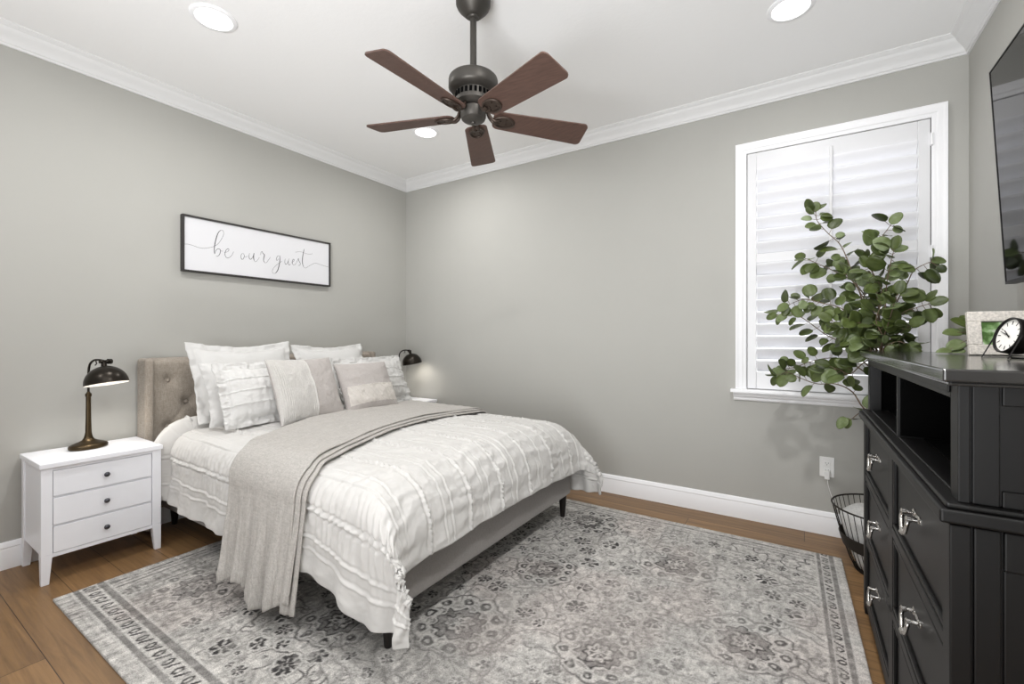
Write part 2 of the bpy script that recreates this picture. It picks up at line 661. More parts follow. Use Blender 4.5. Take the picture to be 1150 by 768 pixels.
louvers(MR1, TR0, 7, R(-53)).build('louvers', SLATM, sh, SO, smooth=50)
louvers(BR1, MR0, 9, R(-53)).build('louvers', SLATM, sh, SO, smooth=50)
for z0, z1 in ((MR1 + 0.03, TR0 + 0.045), (BR1 + 0.03, MR0 - 0.02)):
    m = MB().box(3.523, 3.537, -0.044, -0.030, z0, z1)
    m.build('tilt_rod', SHUTP, sh, SO, bevel=0.003)
for z in (1.02, 1.60, 2.20):
    m = MB()
    m.box(WX1 - 0.006, WX1 + 0.006, -0.026, -0.008, z, z + 0.065)
    m.tube([(WX1, -0.026, z), (WX1, -0.026, z + 0.065)], 0.004, 8)
    m.build('hinge', TRIMP, sh, SO)

# ------------------------------------------------------------------ recessed ceiling lights
def recessed(x, y, label, k=1.0):
    o = thing('recessed_light', label, 'ceiling light', (x, y, CEIL), 0, 'recessed ceiling lights')
    m = MB()
    m.lathe([(0.100, 0.0), (0.100, -0.004), (0.094, -0.009), (0.080, -0.010), (0.077, -0.006), (0.077, 0.0)], n=48, caps=False)
    m.build('trim_ring', TRIMP, o, smooth=40)
    MB().lathe([(0.0005, -0.004), (0.05, -0.0045), (0.077, -0.003)], n=48, caps=False).build('lens', LENS, o, smooth=60)
    area_light('recessed_lamp', (x, y, CEIL - 0.02), 0.13, CAN_POWER * k)
    return o


recessed(0.962, -2.20, 'round recessed ceiling light at upper left, above the nightstand side')
recessed(3.343, -0.746, 'round recessed ceiling light at upper right, nearest the window', 0.40)
recessed(0.975, -0.736, 'round recessed ceiling light seen just below the fan blades')


# ------------------------------------------------------------------ ceiling fan
FX, FY = 2.122, -1.624
BLADEM = mat('walnut_blade', '57423A', rough=0.5, spec=0.35, noise=0.22, nscale=6, stretch=(2.0, 22, 22))
fan = thing('ceiling_fan', 'dark bronze ceiling fan with five walnut brown blades on a downrod', 'ceiling fan', (FX, FY, CEIL))
m = MB()
m.lathe([(0.078, 0), (0.080, -0.02), (0.079, -0.046), (0.075, -0.056), (0.068, -0.066), (0.040, -0.094), (0.034, -0.099), (0.024, -0.102), (0.0, -0.102)], n=40)
m.build('canopy', FANMET, fan, smooth=50)
m = MB()
m.tube([(0, 0, -0.09), (0, 0, -0.39)], 0.0150, 20)
m.lathe([(0.022, -0.088), (0.027, -0.100), (0.024, -0.108), (0.015, -0.112)], n=24)
m.build('downrod', FANMET, fan, smooth=50)
m = MB()
m.lathe([(0.0, -0.374), (0.060, -0.375), (0.090, -0.377), (0.104, -0.381), (0.111, -0.388), (0.113, -0.396), (0.113, -0.430), (0.109, -0.438), (0.098, -0.446), (0.086, -0.450),
         (0.080, -0.452), (0.080, -0.485), (0.086, -0.488), (0.086, -0.502), (0.076, -0.512), (0.056, -0.520), (0.0, -0.521)], n=48)
m.build('motor_housing', FANMET, fan, smooth=40)
m = MB()
for k in range(24):
    a = 2 * PI * k / 24
    c, s_ = math.cos(a), math.sin(a)
    rot = Matrix.Rotation(a, 3, 'Z')
    vs = [rot @ Vector(p) for p in [(0.079, -0.006, -0.480), (0.083, -0.006, -0.480), (0.083, 0.006, -0.480), (0.079, 0.006, -0.480), (0.079, -0.006, -0.458), (0.083, -0.006, -0.458), (0.083, 0.006, -0.458), (0.079, 0.006, -0.458)]]
    m.hexa(vs[:4], vs[4:])
m.build('vent_slots', DARKIN, fan)
m = MB()
m.lathe([(0.050, -0.518), (0.058, -0.524), (0.058, -0.560), (0.054, -0.566), (0.054, -0.570), (0.050, -0.574), (0.040, -0.580), (0.024, -0.584), (0.010, -0.585), (0.008, -0.590), (0.0, -0.591)], n=40)
m.build('switch_housing', FANMET, fan, smooth=40)
ZB = 2.184 - CEIL
TX, TY = -0.032, -0.043
for k, dph in enumerate([0, 0.079, -0.063, -0.010, 0.003]):
    ph = 4.643 + k * 2 * PI / 5 + dph
    pitch = -0.235
    Rm = Matrix.Rotation(ph, 3, 'Z') @ Matrix.Rotation(pitch, 3, 'X')

    def T(x, y, z):
        p = Rm @ Vector((x, y, z))
        return Vector((p.x, p.y, p.z + ZB + TX * p.x + TY * p.y))
    # blade outline: narrow rounded root, wide tip with rounded corners
    out = []
    Rt, Rr, wt, wr = 0.540, 0.092, 0.071, 0.055

    def arc(cx, cy, r, a0, a1, n=6):
        return [(cx + r * math.cos(R(a0 + (a1 - a0) * i / n)), cy + r * math.sin(R(a0 + (a1 - a0) * i / n))) for i in range(n + 1)]
    out += arc(Rt - 0.022, -wt + 0.022, 0.022, -90, 0)
    out += arc(Rt - 0.022, wt - 0.022, 0.022, 0, 90)
    out += arc(Rr + 0.030, wr - 0.030, 0.030, 90, 180)
    out += arc(Rr + 0.030, -wr + 0.030, 0.030, 180, 270)
    n = len(out)
    m = MB()
    vs = [T(x, y, -0.003) for x, y in out] + [T(x, y, 0.003) for x, y in out]
    m.add(vs, [tuple(reversed(range(n))), tuple(range(n, 2 * n))] + [(i, (i + 1) % n, n + (i + 1) % n, n + i) for i in range(n)])
    bl = m.build('blade', BLADEM, fan, smooth=30)
    # cast iron bracket: curved arm, oval plate with raised rim and three screws
    m = MB()
    pts = [(Matrix.Rotation(ph, 3, 'Z') @ Vector(p)) for p in [(0.052, 0, -0.505), (0.066, 0, -0.528), (0.076, 0, -0.550)]]
    pts += [T(0.096, 0, -0.010), T(0.120, 0, -0.007)]
    cu = catmull(pts, 5)
    for off in (-0.012, 0.012):
        side = Matrix.Rotation(ph, 3, 'Z') @ Vector((0, off, 0))
        m.tube([p + side * (0.4 + 0.6 * i / len(cu)) for i, p in enumerate(cu)], 0.007, 8)
    ring = [T(0.142 + 0.047 * math.cos(2 * PI * i / 28), 0.034 * math.sin(2 * PI * i / 28), -0.0065) for i in range(28)]
    m.tube(ring, 0.0055, 8, closed=True)
    inner = [(0.142 + 0.040 * math.cos(2 * PI * i / 28), 0.028 * math.sin(2 * PI * i / 28)) for i in range(28)]
    vs = [T(x, y, -0.0032) for x, y in inner] + [T(x, y, -0.0060) for x, y in inner]
    m.add(vs, [tuple(range(28)), tuple(reversed(range(28, 56)))] + [(i, 28 + i, 28 + (i + 1) % 28, (i + 1) % 28) for i in range(28)])
    for sx, sy in ((0.126, 0.0), (0.155, 0.013), (0.155, -0.013)):
        m.tube([T(sx, sy, -0.006), T(sx, sy, -0.0095)], 0.005, 10)
    m.build('blade_bracket', FANIRON, bl, smooth=45)

# ------------------------------------------------------------------ bed
BX1 = 2.125
BY0, BY1 = -2.135, -0.595
bed = thing('upholstered_bed', 'grey upholstered bed with tufted winged headboard against the left wall', 'bed', (1.05, -1.365, 0.0))
BO = (1.05, -1.365, 0.0)
# headboard
HY0, HY1, HZ1 = -2.165, -0.555, 1.045
btn = []
for r_, z in enumerate((0.907, 0.765, 0.623, 0.481)):
    for k in range(-6, 8):
        y = -2.08 + 0.2 * k + (0.1 if r_ % 2 else 0)
        if HY0 + 0.05 < y < HY1 - 0.05:
            btn.append((y, z))
ny, nz = 162, 96
Yg, Zg = np.meshgrid(np.linspace(HY0, HY1, ny), np.linspace(0.14, HZ1, nz), indexing='ij')
dep = np.full_like(Yg, 0.120)
for (y, z) in btn:
    d = np.hypot(Yg - y, Zg - z)
    dep -= 0.026 * np.exp(-(d / 0.030) ** 2) + 0.012 * np.exp(-(d / 0.075) ** 2)
for (y, z) in btn:                      # soft diagonal creases between buttons, vertical ones to the top edge
    for (y2, z2) in btn:
        if abs(abs(y2 - y) - 0.1) < 0.01 and 0.1 < z2 - z < 0.2:
            L = math.hypot(y2 - y, z2 - z)
            ux, uz = (y2 - y) / L, (z2 - z) / L
            tt = (Yg - y) * ux + (Zg - z) * uz
            dd = np.abs(-(Yg - y) * uz + (Zg - z) * ux)
            dep -= 0.005 * np.exp(-(dd / 0.010) ** 2) * ((tt > 0) & (tt < L))
    if z > 0.85:
        dep -= 0.006 * np.exp(-(np.abs(Yg - y) / 0.008) ** 2) * (Zg > z)
edge = np.clip((HZ1 - Zg) / 0.035, 0, 1)
dep = 0.03 + (dep - 0.03) * np.sqrt(1 - (1 - edge) ** 2) + 0.0
P = np.stack([dep, Yg, Zg], -1)
m = MB()
m.grid(P)
# back and sides
m.box(0.012, 0.035, HY0, HY1, 0.14, HZ1)
hb = m.build('headboard', HEADF, bed, BO, smooth=60, fixn=False)
for (y, z) in btn:
    if z > 0.5:
        m = MB()
        Mx = Matrix.Rotation(R(90), 3, 'Y')
        m.lathe([(0.013, 0), (0.0135, 0.004), (0.011, 0.008), (0.006, 0.0105), (0.0, 0.011)], c=(0.084, y, z), n=16, M=Mx)
        m.build('button', HEADF, hb, BO, smooth=60)
for y0, y1 in ((HY0 - 0.046, HY0), (HY1, HY1 + 0.046)):
    m = MB()
    m.box(0.012, 0.150, y0, y1, 0.02, HZ1)
    m.build('headboard_wing', HEADF, bed, BO, bevel=0.018, seg=4)
m = MB().box(0.09, BX1 - 0.05, BY0, BY0 + 0.045, 0.155, 0.375)
m.build('side_rail', RAILF, bed, BO, bevel=0.012, seg=3)
m = MB().box(0.09, BX1 - 0.05, BY1 - 0.045, BY1, 0.155, 0.375)
m.build('side_rail', RAILF, bed, BO, bevel=0.012, seg=3)
m = MB().box(BX1 - 0.05, BX1, BY0, BY1, 0.155, 0.375)
m.build('footboard', RAILF, bed, BO, bevel=0.014, seg=3)
for (lx, ly) in ((2.085, -2.095), (2.085, -0.635), (0.11, -2.05), (0.11, -0.68)):
    m = MB()
    m.lathe([(0.014, 0.0125), (0.016, 0.02), (0.026, 0.157)], c=(lx, ly, 0), n=24)
    m.build('leg', LEGW, bed, BO, smooth=40)
m = MB().box(0.13, BX1 - 0.06, BY0 + 0.05, BY1 - 0.05, 0.30, 0.575)
m.build('mattress', MATT, bed, BO, bevel=0.05, seg=4)

# ------------------------------------------------------------------ draped bedding
ZT = 0.625


def drape(X, Y, xo=2.175, yn=-2.185, yf=-0.545, zt=ZT, rs=0.13, rf=0.21, flare=0.10, off=0.0):
    """flat cloth coordinates -> draped position, with rounded bed edges and a hanging corner cone"""
    xo, yn, yf, zt = xo + off, yn - off, yf + off, zt + off
    rs, rf = rs + off, rf + off
    x1, y0, y1 = xo - rf, yn + rs, yf - rs
    dx = np.maximum(X - x1, 0)
    sg = np.where(Y < y0, -1.0, np.where(Y > y1, 1.0, 0.0))
    dy = np.where(Y < y0, y0 - Y, np.where(Y > y1, Y - y1, 0.0))

    def fold(d, r):
        a = np.minimum(d / r, PI / 2)
        ex = np.maximum(d - r * PI / 2, 0)
        return r * np.sin(a) + ex * flare, r * (1 - np.cos(a)) + ex * math.sqrt(1 - flare * flare), ex
    of, df, ef = fold(dx, rf)
    os_, ds, es = fold(dy, rs)
    down = np.hypot(df, ds) * (1 - 0.10 * np.clip(dx / 0.42, 0, 1.05) ** 3 * np.clip(ds / 0.3, 0, 1.1))
    both = np.clip(ds / 0.16, 0, 1) * np.clip(dx / 0.42, 0, 1)
    droop = 0.080 * np.clip(ds / 0.3, 0, 1) * np.clip((X - x1 + 0.22) / 0.30, 0, 1) * np.clip(1.35 - dx / 0.42, 0, 1)
    crown = 0.025 * np.clip((Y - y0) / 0.5, 0, 1) * np.clip((y1 - Y) / 0.5, 0, 1) + 0.012 * np.clip((1.1 - X) / 0.9, 0, 1)
    x = np.minimum(X, x1) + of + 0.125 * both
    y = np.clip(Y, y0, y1) + sg * (os_ + 0.012 * both)
    return x, y, zt + crown - down - droop, sg, ef, es


def grid_normals(P):
    du = np.gradient(P, axis=0)
    dv = np.gradient(P, axis=1)
    n = np.cross(du, dv)
    L = np.linalg.norm(n, axis=-1, keepdims=True)
    return n / np.maximum(L, 1e-9)


def comforter():
    rs, rf = 0.13, 0.21
    x1, y0, y1 = 2.175 - rf, -2.185 + rs, -0.545 - rs
    Ls = rs * PI / 2 + (ZT - 0.235 - rs)
    Lf = rf * PI / 2 + (ZT - 0.315 - rf)
    Xs = np.arange(0.275, x1 + Lf + 0.001, 0.0056)
    Ys = np.arange(y0 - Ls, y1 + Ls + 0.001, 0.0036)
    X, Y = np.meshgrid(Xs, Ys, indexing='ij')
    # uneven hem
    wob = 0.030 * (fbm(X * 3.1, Y * 3.1, 5) - 0.5)
    X2 = X + np.clip((X - x1) / Lf, 0, 1) * wob
    Y2 = Y + np.clip((y0 - Y) / Ls, 0, 1) * wob - np.clip((Y - y1) / Ls, 0, 1) * wob
    x, y, z, sg, ef, es = drape(X2, Y2, rs=rs, rf=rf)
    # vertical folds in the hanging parts
    ks = np.clip(es / 0.22, 0, 1)
    kf = np.clip(ef / 0.16, 0, 1)
    fs_ = np.sin(X2 * 19 + 3 * fbm(X2 * 1.5, X2 * 0, 9)) + 0.6 * np.sin(X2 * 41 + 2) + 0.9 * np.sin(X2 * 33 + 1) * np.clip((X2 - x1) / 0.15, 0, 1)
    ff_ = np.sin(Y2 * 17 + 3 * fbm(Y2 * 1.5, Y2 * 0, 19)) + 0.5 * np.sin(Y2 * 37 + 2)
    y = y + sg * fs_ * 0.011 * ks
    y = y - sg * 0.016 * np.clip((0.50 - X2) / 0.10, 0, 1) * np.clip(es / 0.12 + 0.35 * (np.abs(sg) > 0), 0, 1)
    x = x + ff_ * 0.008 * kf
    P = np.stack([x, y, z], -1)
    N = grid_normals(P)
    if N[60, 120, 2] < 0:
        N = -N
    h = 0.016 * (fbm(X * 4.2, Y * 4.2, 21) - 0.5) + 0.010 * (fbm(X * 11, Y * 11, 31) - 0.5)
    h += 0.0045 * (np.abs(fbm(X * 17 + 2 * fbm(X * 5, Y * 5, 33), Y * 17, 32, 3) - 0.5) * -2 + 0.3)
    # ruffle rows run along the bed, spaced across it; pin-tuck pairs between them
    rows = [-2.275, -1.955, -1.705, -1.465, -1.205, -0.955, -0.70, -0.45]
    for i, ry in enumerate(rows):
        c = ry + 0.020 * (fbm(X * 2.2, X * 0 + i, 40 + i) - 0.5)
        c = c + 0.006 * (fbm(X * 24, X * 0 + i, 45 + i, 2) - 0.5)
        t_ = Y2 - c
        fr = fbm(X * 105, Y * 150, 50 + i, 2)
        h += 0.0125 * np.exp(-(t_ / 0.0066) ** 2) * np.clip(4.2 * np.abs(fr - 0.5), 0, 1) * (0.5 + fbm(X * 9, X * 0 + i, 58))
        h -= 0.0060 * np.exp(-((np.abs(t_) - 0.0135) / 0.0050) ** 2)
        # gathers either side of a ruffle row, stronger on the near side
        near = np.clip((-2.02 - Y2) / 0.08, 0, 1)
        gath = np.sin(X * 170 + 13 * fbm(X * 9, Y * 5, 60 + i)) * (fbm(X * 14, Y * 4, 70 + i) - 0.12)
        h += (0.0034 + 0.0115 * near) * gath * np.exp(-(t_ / (0.050 + 0.045 * near)) ** 2)
        tucks = (-0.105, -0.150, 0.135, 0.185) if i == 0 else (0.085, 0.130)
        for o_ in tucks:
            c2 = c + o_
            brk = np.clip(2.4 * fbm(X * 3.5, X * 0 + i + o_ * 40, 88 + i) - 0.5, 0.15, 1)
            if o_ < 0:
                h += 0.0060 * np.exp(-((Y2 - c2) / 0.0040) ** 2) * brk
                h -= 0.0030 * np.exp(-((Y2 - c2 - 0.010) / 0.004) ** 2) * brk
            else:
                h -= 0.0062 * np.exp(-((Y2 - c2) / 0.0032) ** 2) * brk
                h += 0.0028 * np.exp(-((Y2 - c2 - 0.009) / 0.005) ** 2) * brk
    # cross wrinkles at the foot
    h += 0.0065 * np.clip((X - 1.75) / 0.3, 0, 1) * np.sin(X * 75 + 14 * fbm(X * 5, Y * 6, 80)) * (fbm(X * 8, Y * 8, 81) - 0.1)
    # thick rolled edge at the head end
    roll = np.exp(-(np.abs(X - 0.325) / 0.045) ** 3)
    h = h * (1 - 0.6 * roll) + 0.060 * roll * (1 - 0.55 * ks) - 0.036 * (1 - 0.75 * ks) * np.exp(-((X - 0.392) / 0.013) ** 2)
    edge = np.minimum.reduce([np.clip((X.max() - X) / 0.03, 0, 1), np.clip((Y - Y.min()) / 0.03, 0, 1), np.clip((Y.max() - Y) / 0.03, 0, 1)])
    h = h * (0.35 + 0.65 * edge)
    P = P + N * h[..., None]
    P[..., 2] = np.maximum(P[..., 2], 0.03)
    m = MB()
    m.grid(P)
    o = m.build('comforter', COMF, smooth=180, fixn=False)
    if o.data.polygons[60 * len(Ys) // 1].normal.z < 0:
        o.data.flip_normals()
    sd = o.modifiers.new('thickness', 'SOLIDIFY')
    sd.thickness = 0.014
    sd.offset = -1
    return o


tag(comforter(), 'white quilted comforter with ruffled seams spread over the bed', 'comforter')


def throw():
    m = MB()
    rs = 0.13

    def sheet(s0, s1, off, hem, w0=0.0, ns=90, seed=0, foldk=1.0):
        Ls = rs * PI / 2 + (ZT - hem - rs) / 0.99
        y0, y1 = -2.185 + rs, -0.545 - rs
        Ys = np.concatenate([np.arange(y0 - Ls, y1, 0.012), np.arange(y1, y1 + rs * PI / 2 + 0.28, 0.012)])
        S = np.linspace(s0, s1, ns)
        s, Y = np.meshgrid(S, Ys, indexing='ij')
        t = np.clip((-0.7 - Y) / 1.45, 0, 1)          # 0 at the far side, 1 at the near edge
        hang = np.clip((y0 - Y) / Ls, 0, 1)
        xl = 0.745 + 0.36 * t ** 2.2 + 0.14 * hang
        wd = 0.68 - 0.10 * t - 0.10 * hang
        X = xl + s * wd
        # straighten the right edge
        Y2 = Y + np.clip((y0 - Y) / Ls, 0, 1) * (0.035 * np.sin(s * 8 + seed) * foldk)
        x, y, z, sg, ef, es = drape(X, Y2, off=off, flare=0.13)
        k = np.clip(es / 0.35, 0, 1)
        pleat = (0.020 * np.sin(s * 24 + 0.6 + seed + 2.2 * fbm(s * 3, Y * 1.3, 7 + seed)) + 0.009 * np.sin(s * 58 + seed + 3 * fbm(s * 4, Y * 2, 8)) + 0.004 * np.sin(s * 120)) * foldk
        y = y + sg * (pleat * k ** 1.3 + 0.012 * k)
        P = np.stack([x, y, z], -1)
        N = grid_normals(P)
        if N[5, ns, 2] < 0:
            N = -N
        h = 0.007 * (fbm(X * 5, Y * 5, 90 + seed) - 0.5) + 0.003 * np.sin(X * 70 + 6 * fbm(X * 3, Y * 2, 91)) * fbm(X * 4, Y * 4, 93)
        h += 0.003 * np.exp(-((Y - Ys[0] - 0.035) / 0.006) ** 2)
        P = P + N * h[..., None]
        m.grid(P)
    sheet(0.0, 0.955, 0.034, 0.045, seed=0)
    sheet(0.80, 1.005, 0.025, 0.105, ns=24, seed=2, foldk=0.5)
    sheet(0.82, 1.045, 0.017, 0.085, ns=24, seed=3, foldk=0.5)
    o = m.build('throw_blanket', THROWF, smooth=180, fixn=False)
    sd = o.modifiers.new('thickness', 'SOLIDIFY')
    sd.thickness = 0.006
    sd.offset = 0
    return o


tag(throw(), 'folded taupe gauze throw draped across the bed and hanging to the rug', 'throw blanket')

# ------------------------------------------------------------------ pillows
ZP = ZT + 0.028


def pillow(name, label, base, w, h, t, lean, yaw=0.0, m_=None, flange=0.0, pinch=0.06, fn=None, mats=None, seed=0, roll=0.0, n=64, sag=0.0, mi=None):
    """cushion: two bulging faces meeting at an edge, optional flat flange"""
    a = 2 * flange / w
    b = 2 * flange / h
    U = np.linspace(-1 - a, 1 + a, n)
    V = np.linspace(-1 - b, 1 + b, n)
    u, v = np.meshgrid(U, V, indexing='ij')
    uc, vc = np.clip(u, -1, 1), np.clip(v, -1, 1)
    f = ((1 - uc ** 2) * (1 - vc ** 2))
    f = np.clip(f, 0, 1) ** 0.42
    X = 0.5 * w * (uc * (1 - pinch * (1 - vc ** 2)) + (u - uc))
    Y = 0.5 * h * (vc * (1 - pinch * (1 - uc ** 2)) + (v - vc))
    Y = Y - sag * (0.5 + 0.5 * v) * (1 - uc ** 2) * h
    fl = ((np.abs(u) > 1) | (np.abs(v) > 1))
    wave = 0.012 * (fbm(u * 3, v * 3, seed + 3) - 0.5) + np.where(fl, 0.034 * (fbm(u * 6, v * 6, seed + 5) - 0.5), 0)
    wr = 0.010 * (fbm(u * 2.3, v * 2.3, seed) - 0.5) + 0.004 * (fbm(u * 8, v * 5, seed + 1) - 0.5)
    # creases that run in from the corners and sides
    wr += 0.004 * np.sin((np.abs(u) * 6 - v * 15) + 4 * fbm(u * 2, v * 2, seed + 8)) * (np.abs(uc) ** 2) * f
    ex = fn(u, v) if fn else 0
    Zf = 0.5 * t * f + 0.002 + wr * np.minimum(f * 2, 1) + wave + ex
    Zb = -0.5 * t * f - 0.002 + wave
    mb = MB()
    F = np.stack([X, Y, Zf], -1)
    B = np.stack([X, Y, Zb], -1)
    mb.grid(F)
    if mi is not None:
        cu = 0.25 * (u[:-1, :-1] + u[1:, :-1] + u[:-1, 1:] + u[1:, 1:])
        cv = 0.25 * (v[:-1, :-1] + v[1:, :-1] + v[:-1, 1:] + v[1:, 1:])
        mb.mi = [int(q) for q in mi(cu, cv).reshape(-1)]
    mb.m = 0
    mb.grid(B, flip=True)
    # stitch the rim
    idx = lambda i, j: i * n + j
    rim = [idx(i, 0) for i in range(n)] + [idx(n - 1, j) for j in range(1, n)] + [idx(i, n - 1) for i in range(n - 2, -1, -1)] + [idx(0, j) for j in range(n - 2, 0, -1)]
    N2 = n * n
    for q in range(len(rim)):
        p0, p1 = rim[q], rim[(q + 1) % len(rim)]
        mb.f.append((p0, N2 + p0, N2 + p1, p1))
        mb.mi.append(0)
    o = mb.build(name, mats or m_, smooth=180, fixn=True)
    # axes: width -> +y, height -> up and back, front -> +x
    th = lean
    M = Matrix(((0, -math.sin(th), math.cos(th)), (1, 0, 0), (0, math.cos(th), math.sin(th))))
    Mz = Matrix.Rotation(yaw, 3, 'Z') @ M @ Matrix.Rotation(roll, 3, 'Z')
    hh = h / 2 + flange
    o.matrix_world = Matrix.Translation(Vector(base) + (Mz @ Vector((0, hh, 0)))) @ Mz.to_4x4()
    return tag(o, label, 'pillow', 'pillows on the bed')


def ruffles(u, v, seed=1, rows=(0.55, 0.05, -0.48)):
    e = 0
    for i, r_ in enumerate(rows):
        c = r_ + 0.03 * (fbm(u * 2, v * 0 + i, seed) - 0.5)
        e = e + 0.010 * np.exp(-((v - c) / 0.022) ** 2) * (0.4 + 1.6 * np.abs(fbm(u * 30, v * 30, seed + i) - 0.5) * 2)
    e = e + 0.003 * np.sin(u * 40 + 5 * fbm(u * 5, v * 3, seed + 7)) * fbm(u * 9, v * 2, seed + 4)
    return e


def pleats(u, v):
    g_ = np.where(u < 0.02, 0.0042 * np.sin(u * 130 + 2 * fbm(u * 2, v * 3, 4)), 0)
    return g_ + 0.006 * np.exp(-((u - 0.03) / 0.016) ** 2)


def bands(u, v):
    return 0.003 * np.exp(-((v + 0.02) / 0.02) ** 2) + np.where((v < 0) & (v > -0.72), 0.0022 * np.sin(u * 38 + v * 20), 0.0)


pillow('euro_sham', 'large plain white square pillow behind the others, left one against the headboard', (0.40, -1.705, ZP), 0.58, 0.44, 0.15, R(22), 0.0, PILW, flange=0.042, seed=11, pinch=0.05, sag=0.05)
pillow('euro_sham', 'large plain white square pillow behind the others, right one against the headboard', (0.40, -1.045, ZP), 0.55, 0.43, 0.15, R(22), 0.0, PILW, flange=0.035, seed=12, pinch=0.05, sag=0.04)
pillow('bed_pillow', 'plain white pillow standing between the left square pillow and the ruffled sham', (0.555, -1.70, ZP), 0.66, 0.37, 0.13, R(22), 0.0, PILW, flange=0.012, seed=13)
pillow('pillow_sham', 'white ruffled sham with wide border at the left front of the pillows', (0.69, -1.70, ZP), 0.56, 0.31, 0.13, R(24), 0.0, PILW, flange=0.045, fn=ruffles, seed=14, n=110, pinch=0.03)
pillow('pillow_sham', 'white ruffled sham at the right, half hidden by the taupe cushion', (0.69, -0.92, ZP), 0.56, 0.31, 0.13, R(24), 0.0, PILW, flange=0.045, fn=lambda u, v: ruffles(u, v, 31), seed=15, n=110, pinch=0.03)
pillow('throw_pillow', 'square cushion, half fine pleated stripes and half plain grey, in front centre', (0.86, -1.585, ZP), 0.44, 0.42, 0.15, R(24), 0.02, mats=[TAUPEP, STRIPEF], fn=pleats, seed=16, n=120, pinch=0.07,
       mi=lambda u, v: (u < 0.03))
pillow('throw_pillow', 'taupe cushion with a pale band across its lower half, front right', (0.87, -1.13, ZP), 0.45, 0.37, 0.14, R(25), 0.03, mats=[TAUPEP, PALET], fn=bands, seed=17, n=100, pinch=0.05,
       mi=lambda u, v: ((v < 0) & (v > -0.72) & (np.abs(u) < 0.93)))


# ------------------------------------------------------------------ nightstands
def nightstand(label):
    """W 0.47 along y, D 0.38 along x; origin at the middle of its back on the floor"""
    o = thing('nightstand', label, 'nightstand', (0, 0, 0), 0, 'white nightstands')
    H, W, D = 0.575, 0.235, 0.372
    m = MB()
    m.box(0.0, D + 0.010, -W - 0.006, W + 0.006, H - 0.024, H)
    m.build('tabletop', WHITEP, o, bevel=0.003)
    m = MB()
    m.box(0.012, D - 0.030, -W + 0.006, -W + 0.022, 0.135, H - 0.024)     # sides
    m.box(0.012, D - 0.030, W - 0.022, W - 0.006, 0.135, H - 0.024)
    m.box(0.012, 0.022, -W + 0.02, W - 0.02, 0.135, H - 0.024)           # back
    m.box(0.02, D - 0.012, -W + 0.02, W - 0.02, 0.128, 0.143)             # bottom
    for z0, z1 in ((0.535, 0.552), (0.405, 0.409), (0.268, 0.272), (0.122, 0.140)):
        m.box(D - 0.035, D - 0.006, -W + 0.03, W - 0.03, z0, z1)         # front rails
    m.build('carcass', WHITEP, o, bevel=0.0015)
    for x0, x1 in ((0.004, 0.044), (D - 0.040, D)):
        for sy in (-1, 1):
            y0, y1 = (-W, -W + 0.040) if sy < 0 else (W - 0.040, W)
            m = MB()
            m.box(x0, x1, y0, y1, 0.14, H - 0.024)
            # tapered foot: outer faces stay plumb
            fx0, fx1 = (x0, x1 - 0.016) if x0 < 0.1 else (x0 + 0.016, x1)
            fy0, fy1 = (y0, y1 - 0.012) if sy < 0 else (y0 + 0.012, y1)
            m.hexa([(fx0, fy0, 0), (fx1, fy0, 0), (fx1, fy1, 0), (fx0, fy1, 0)], [(x0, y0, 0.14), (x1, y0, 0.14), (x1, y1, 0.14), (x0, y1, 0.14)])
            m.build('leg', WHITEP, o, bevel=0.002)
    for z0, z1 in ((0.4115, 0.5325), (0.2745, 0.4025), (0.1425, 0.2655)):
        m = MB()
        m.box(D - 0.030, D - 0.004, -W + 0.0425, W - 0.0425, z0, z1)
        m.box(0.04, D - 0.03, -W + 0.05, W - 0.05, z0 + 0.01, z0 + 0.02)
        d = m.build('drawer', WHITEP, o, bevel=0.0015)
        m = MB()
        Mx = Matrix.Rotation(R(90), 3, 'Y')
        m.lathe([(0.005, -0.004), (0.0045, 0.010), (0.011, 0.014), (0.0125, 0.019), (0.010, 0.024), (0.004, 0.0265), (0.0, 0.027)], c=(D - 0.002, 0, 0.5 * (z0 + z1)), n=20, M=Mx)
        m.build('knob', PEWTER, d, smooth=50)
    return o


ns = nightstand('white three drawer nightstand with dark knobs left of the bed')
ns.location = (0.022, -2.454, 0)
ns2 = copy_tree(ns)
ns2.location = (0.055, -0.254, 0)
ns2['label'] = 'white nightstand beyond the bed in the room corner, only its top showing'


